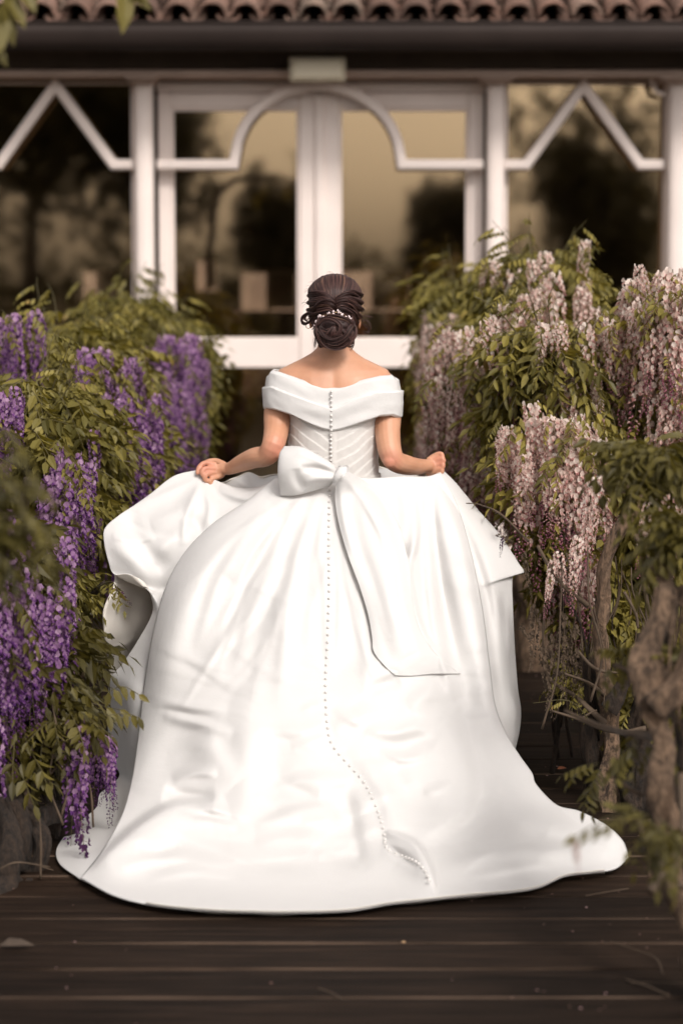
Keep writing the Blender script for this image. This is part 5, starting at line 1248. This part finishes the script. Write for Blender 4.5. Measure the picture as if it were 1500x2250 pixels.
# ---- right row
a = Plant((P(985, 900, 11.4).x + .15, 11.5, 0), 'farthest wisteria on the right, blurred pink racemes beside the door', GR_, 'k', 21)
a.trunk([([(P(1010, 900, 11.5).x, 11.6, -.05), P(1000, 1000, 11.5), P(990, 800, 11.5), P(985, 680, 11.5)], [.05, .04, .03, .015])])
a.mass(1010, 690, 11.4, 100, 100, .45, 170, 380, 0); a.mass(985, 830, 11.2, 72, 120, .4, 16, 240, 52, fl_lo=-.7, fl_hi=.95); a.mass(1000, 990, 11.2, 90, 110, .4, 0, 240, 60, fl_lo=-.6, fl_hi=.95)
a.mass(1085, 600, 11.2, 26, 34, .15, 16, 20, 0)
a.done()
a = Plant((P(1150, 900, 9.7).x + .1, 9.9, 0), 'tall wisteria with bright green crown and white pink racemes, highest on the right', GR_, 'k', 22)
a.trunk([([(P(1170, 900, 9.8).x, 9.9, -.05), P(1160, 1200, 9.8), P(1150, 900, 9.7), P(1180, 700, 9.7)], [.06, .05, .035, .02])])
a.mass(1180, 625, 9.7, 150, 95, .4, 190, 360, 9); a.mass(1130, 730, 9.4, 75, 80, .4, 10, 200, 18, fl_lo=-.6, fl_hi=.5); a.mass(1215, 690, 9.3, 70, 50, .2, 10, 60, 5, fl_lo=-.4, fl_hi=.3); a.mass(1060, 880, 9.1, 120, 120, .4, 2, 200, 76, fl_lo=-.5, fl_hi=.95); a.mass(1075, 1040, 9.0, 85, 110, .35, 0, 160, 56, fl_lo=-.5, fl_hi=.95)
a.mass(1250, 760, 9.6, 130, 120, .4, 40, 500, 6)
a.shoot([P(1190, 600, 9.6), P(1195, 565, 9.6), P(1190, 545, 9.6)], .005, 4, .8); a.shoot([P(1225, 610, 9.5), P(1262, 578, 9.5), P(1280, 590, 9.5)], .004, 4, .8); a.shoot([P(1240, 640, 9.5), P(1275, 620, 9.5), P(1290, 640, 9.5)], .004, 3, .8)
a.done()
a = Plant((P(1320, 900, 8.5).x + .1, 8.6, 0), 'wisteria with a thick white pink flower dome at the right edge and dark drooping leaves', GR_, 'k', 23)
a.trunk([([(P(1370, 900, 8.5).x, 8.7, -.05), P(1360, 1300, 8.6), P(1330, 1000, 8.5), P(1330, 800, 8.5)], [.06, .05, .04, .02])])
a.mass(1210, 780, 8.4, 160, 90, .3, 180, 360, 11, 1.05); a.mass(1445, 740, 8.3, 95, 120, .3, 2, 200, 60, fl_lo=-.4, fl_hi=1); a.mass(1330, 860, 8.5, 130, 130, .35, 34, 420, 12); a.mass(1250, 905, 8.3, 65, 55, .2, 4, 120, 16, fl_lo=-.3, fl_hi=.95)
a.mass(1455, 640, 8.3, 40, 22, .15, 14, 10, 0, .6); a.mass(1150, 900, 8.4, 60, 60, .2, 4, 120, 10); a.mass(1460, 900, 8.3, 60, 90, .3, 12, 200, 18, fl_lo=-.5, fl_hi=.9)
a.shoot([P(1160, 770, 8.3), P(1110, 700, 8.25), P(1070, 665, 8.2), P(1040, 650, 8.2), P(1042, 633, 8.2), P(1062, 642, 8.2), P(1060, 655, 8.2)], .0035, 0)
a.shoot([P(1460, 690, 8.2), P(1450, 640, 8.2), P(1440, 615, 8.2)], .003, 3, .5); a.shoot([P(1380, 640, 8.4), P(1390, 615, 8.4), P(1394, 600, 8.4)], .003, 3, .6)
a.done()
# in focus: pink clusters beside the skirt, pale bare limb
a = Plant((P(1330, 1300, 7.6).x, 7.6, 0), 'wisteria level with the bride on the right, pink racemes hanging beside a bare bent limb', GR_, 'k', 24)
a.trunk([([onfloor(1345, 1780) + Vector((0, 0, -.03)), P(1340, 1600, 7.45), P(1320, 1420, 7.4), P(1328, 1300, 7.35), P(1345, 1210, 7.35), P(1375, 1140, 7.35), P(1390, 1085, 7.35), P(1370, 1070, 7.38), P(1325, 1068, 7.42)], [.034, .027, .022, .022, .0235, .022, .021, .022, .018])], 'bark')
a.trunk([([P(1290, 1450, 7.5), P(1300, 1650, 7.5), onfloor(1310, 1750)], [.02, .03, .03]), ([P(1430, 1400, 7.5), P(1400, 1600, 7.5), onfloor(1420, 1800)], [.03, .04, .05]), ([P(1330, 1560, 7.3), P(1380, 1480, 7.3), P(1450, 1450, 7.2)], [.026, .022, .02])], 'bark_dark')
a.trunk([([P(1180, 1200, 7.3), P(1215, 1255, 7.3), P(1250, 1300, 7.3), P(1290, 1330, 7.35)], [.004, .006, .007, .010]), ([P(1215, 1220, 7.35), P(1245, 1260, 7.35), P(1280, 1320, 7.4)], [.003, .004, .005]),
         ([P(1195, 1330, 7.4), P(1192, 1420, 7.4), P(1205, 1490, 7.4), P(1260, 1530, 7.4), P(1330, 1590, 7.4)], [.003, .003, .004, .006, .010]), ([P(1210, 1562, 7.3), P(1270, 1580, 7.3), P(1350, 1606, 7.3), P(1420, 1600, 7.3)], [.003, .005, .007, .010]),
         ([P(1270, 1585, 7.3), P(1290, 1570, 7.3), P(1310, 1560, 7.3)], [.003, .003, .002]), ([P(1370, 1300, 7.2), P(1395, 1350, 7.2), P(1400, 1380, 7.2)], [.006, .005, .004]), ([P(1380, 1160, 7.3), P(1410, 1200, 7.3), P(1440, 1260, 7.3)], [.007, .006, .004]),
         ([P(1023, 1106, 7.2), P(1050, 1108, 7.2), P(1100, 1130, 7.2), P(1160, 1190, 7.25)], [.0018, .002, .003, .004]), ([P(1270, 1430, 7.3), P(1310, 1470, 7.3), P(1370, 1480, 7.3)], [.005, .006, .004]), ([P(1240, 1480, 7.3), P(1290, 1500, 7.35), P(1330, 1530, 7.4)], [.004, .005, .006]), ([P(1410, 1240, 7.4), P(1420, 1330, 7.4), P(1450, 1400, 7.4)], [.006, .006, .005])], 'twig', 'branch')
a.mass(1200, 1045, 7.92, 100, 120, .25, 0, 180, 42, fl_lo=-.4, fl_hi=1); a.mass(1290, 1110, 8.02, 60, 110, .25, 6, 300, 14, fl_lo=-.5, fl_hi=.9); a.mass(1370, 1000, 8.12, 135, 75, .3, 100, 420, 0, 1.05); a.mass(1300, 1050, 7.82, 45, 50, .15, 22, 60, 4)
a.mass(1240, 1165, 7.77, 55, 30, .12, 16, 30, 0, .8); a.mass(1265, 1230, 7.92, 50, 60, .2, 12, 160, 12, fl_lo=-.3, fl_hi=.9); a.mass(1450, 1130, 7.92, 60, 70, .2, 10, 200, 3)
a.mass(1430, 1180, 8.32, 140, 140, .3, 8, 420, 0); a.mass(1290, 1350, 7.82, 70, 34, .15, 12, 50, 0, .7); a.mass(1420, 1350, 8.22, 110, 110, .25, 6, 130, 0, .7); a.mass(1470, 1560, 8.22, 70, 120, .25, 4, 90, 0, .7); a.mass(1235, 1215, 7.87, 26, 46, .1, 4, 50, 3, .6)
for (x, y, D, s_) in ((1440, 1075, 7.3, .95), (1455, 1060, 7.35, .8), (1428, 1095, 7.3, .8), (1300, 1060, 7.3, .9), (1310, 1050, 7.3, .8), (1270, 1180, 7.3, .7), (1215, 1230, 7.3, .5), (1225, 1215, 7.3, .6)): a.cl(P(x, y, D), s_)
for (x, y, s_) in ((1180, 1345, .8), (1190, 1420, .9), (1215, 1400, .8), (1232, 1390, 1.), (1250, 1400, .8), (1170, 1330, .6), (1262, 1380, .9), (1150, 1215, .5), (1240, 1350, .9)): a.cl(P(x, y, 7.35), s_, (0, 0), 'd')
a.stems(24, 1235, 1480, 1250, 1700, 7.5, 8.1, .0055); a.stems(22, 1220, 1480, 1200, 1620, 7.2, 7.8, .003, 'twig'); a.mass(1280, 1480, 7.7, 90, 60, .25, 8, 60, 0, .6); a.mass(1400, 1540, 7.7, 80, 110, .25, 14, 150, 0, .7); a.mass(1330, 1330, 7.9, 110, 80, .25, 4, 200, 0, .8)
a.cl(P(1145, 1372, 7.2), .42, (0, 1.0), 'd'); a.cl(P(1140, 1378, 7.2), .36, (0, .8), 'd'); a.cl(P(1103, 1182, 7.1), .32, (0, .3), 'pb'); a.cl(P(1090, 1175, 7.1), .36, (0, 1.2), 'd')
a.shoot([P(1300, 1590, 7.2), P(1250, 1540, 7.1), P(1170, 1545, 7.1)], .002, 1, .3)
a.done()
# near right: thick blurred trunk
a = Plant((.80, 5.6, 0), 'nearest wisteria on the right, thick blurred knotted trunk at the photo edge', GR_, 'k', 25, True)
a.trunk([([(.86, 5.35, -.03), P(1490, 1950, 5.4), P(1462, 1780, 5.45), P(1450, 1640, 5.5), P(1432, 1540, 5.55), P(1415, 1450, 5.6), P(1440, 1370, 5.65), P(1462, 1290, 5.7)], [.040, .034, .029, .027, .030, .034, .025, .018]),
         ([P(1462, 1400, 5.7), P(1470, 1320, 5.75), P(1455, 1255, 5.8), P(1462, 1222, 5.8)], [.020, .025, .024, .018]), ([P(1480, 1330, 5.8), P(1475, 1290, 5.8)], [.03, .03]),
         ([P(1440, 1560, 5.5), P(1500, 1500, 5.5), P(1560, 1300, 5.6)], [.03, .03, .03])], 'bark')
a.trunk([([P(1350, 1460, 5.9), P(1420, 1500, 5.8), P(1490, 1590, 5.6)], [.006, .007, .010]), ([P(1240, 1560, 6.0), P(1330, 1600, 5.9), P(1450, 1620, 5.6)], [.004, .007, .012]), ([P(1500, 1950, 5.2), P(1440, 1880, 5.3), P(1400, 1800, 5.4)], [.010, .008, .005]), ([P(1340, 1700, 5.6), P(1390, 1740, 5.6), P(1460, 1750, 5.5)], [.004, .005, .008]), ([P(1430, 1960, 5.2), P(1490, 1860, 5.3), P(1500, 1700, 5.4)], [.012, .010, .009])], 'twig', 'branch')
a.stems(6, 1450, 1540, 1300, 1950, 5.5, 6.2, .006, 'bark'); a.stems(10, 1455, 1545, 1350, 1950, 5.6, 6.2, .005, 'bark_dark')
a.mass(1500, 1150, 5.9, 80, 60, .15, 16, 50, 0, .9); a.mass(1400, 1440, 5.9, 60, 30, .1, 5, 8, 0, .6); a.mass(1530, 1450, 5.6, 40, 80, .15, 6, 30, 0, .7); a.mass(1410, 1640, 5.6, 50, 26, .1, 4, 4, 0, .6); a.mass(1430, 1800, 5.1, 45, 40, .08, 7, 8, 0, .7)
a.mass(1440, 1000, 6.3, 90, 60, .15, 24, 60, 0, .9); a.mass(1320, 1680, 6.2, 45, 22, .06, 4, 0, 0, .6)
a.shoot([P(1380, 1790, 4.8), P(1330, 1800, 4.7), P(1280, 1830, 4.6)], .002, 0)
exact_leaf(a, [(1375, 1800), (1330, 1808), (1290, 1822), (1262, 1840)], 4.5, [(.35, -.2, 1, .034), (.55, -.3, 1, .036), (.75, -.4, 1, .036), (.98, -1, .7, .034), (.2, .2, 1, .03)])
a.cl(P(1262, 1848, 4.5), .22, (0, .5), 'k')
a.done()
# ---- vine tips hanging from above, top left corner
a = Plant((-.95, 5.3, 0), 'blurred leaf tips hanging into the top left corner from an overhead vine', GL_, 'p', 31)
a.trunk([([(-1.15, 5.3, -.05), (-1.15, 5.3, 1.2), (-1.05, 5.3, 2.2), P(60, -140, 5.3), P(360, -90, 5.3)], [.04, .035, .03, .02, .008])], 'bark_dark')
exact_leaf(a, [(300, -110), (285, -60), (275, -20)], 5.3, [(.4, -.5, 1, .07), (.6, .6, 1, .075), (.98, -.05, 1, .10), (.8, 1.0, 1, .06), (.9, .9, .8, .075)])
exact_leaf(a, [(120, -110), (60, -60), (20, -10), (0, 20)], 5.2, [(.3, .2, 1, .07), (.5, .3, 1, .08), (.65, .7, 1, .075), (.8, .5, 1, .08), (.98, .3, 1, .09), (.7, -.2, 1, .10), (.95, -.2, 1, .14)])
exact_leaf(a, [(-70, -20), (-40, 60), (-10, 100)], 5.2, [(.5, .7, .8, .06), (.98, .6, 1, .06)])
a.done()

# ================================================================= SMALL THINGS ON THE DECK
pt = MB(); rg = random.Random(77)
for i in range(380):
    if rg.random() < .55: x, y = rg.uniform(.45, 1.3), rg.uniform(5.3, 11)
    elif rg.random() < .5: x, y = rg.uniform(-1.4, -.6), rg.uniform(5.3, 11)
    elif rg.random() < .75: continue
    else: x, y = rg.uniform(-1.3, 1.3), rg.uniform(5.2, 6.5)
    s = rg.uniform(.002, .006); a0 = rg.uniform(0, 6.28); z = .0015 + rg.uniform(0, .002)
    V = [(x + math.cos(a0 + k * 1.2566) * s * (1, .6, .8, .7, .9)[k], y + math.sin(a0 + k * 1.2566) * s, z + (.002 if k % 2 else 0)) for k in range(5)]
    pt.add(V, [(0, 1, 2, 3, 4)])
tag(pt.build('fallen_petals', petalmat('dry_fallen_petal', (.12, .07, .05), (.22, .13, .11), (.42, .27, .27))), kind='stuff')
def twig(pts, r, label):
    b = MB(); q = catmull(pts, 16); b.tube([Vector(p) for p in q], r, 5); o = b.build('fallen_twig', MAT['twig'], None); tag(o, label, 'twig')
def fp(x, y, z=.004): 
    D = floorY(x, y, z); return tuple(P(x, y, D))
twig([fp(1375, 2152), fp(1420, 2166, .01), fp(1470, 2188)], .0022, 'pale straight twig lying on the deck at the lower right')
twig([fp(1340, 2068), fp(1390, 2085, .008), fp(1440, 2105, .012), fp(1455, 2140)], .0012, 'thin curved stem lying on the deck right, above the pale twig')
twig([fp(1385, 2160), fp(1430, 2158, .006), fp(1500, 2160)], .0012, 'thin dry stem crossing the pale twig at the lower right')
twig([fp(700, 2172), fp(725, 2180, .004), fp(748, 2192)], .0018, 'short dark twig lying on the deck below the train')
twig([fp(1285, 1968), fp(1330, 1960, .01), fp(1380, 1952)], .0014, 'thin stem lying on the deck beside the right end of the train')
twig([fp(0, 1914), fp(30, 1896, .012), fp(80, 1902, .014), fp(118, 1912)], .0015, 'curved dry tendril lying by the gnarled trunk at left')
dl_ = MB(); c0 = Vector(fp(38, 2082)); leaflet(dl_, c0 + Vector((-.045, 0, .004)), Vector((1, .02, .05)), Vector((0, 1, .5)), .09, .03, 0, True, .9)
tag(dl_.build('dry_leaf', simple('dry_brown_leaf', (.06, .042, .03), .8, .3, 30)), 'curled dry brown leaf on the deck at the lower left edge', 'leaf')
for i, (x, y, c, lab) in enumerate(((882, 2071, (.35, .22, .12), 'tiny tan leaf scrap on the deck below the middle of the train'), (1223, 1690, (.32, .12, .06), 'small orange brown leaf on the dark deck right of the skirt'))):
    b = MB(); q = Vector(fp(x, y)); leaflet(b, q, Vector((1, .3, .1)), Vector((0, 1, .4)), (.012, .035)[i], (.008, .018)[i], 0, True, .8)
    tag(b.build('dry_leaf', simple('dry_leaf_%d' % i, c, .8, .2, 30)), lab, 'leaf')
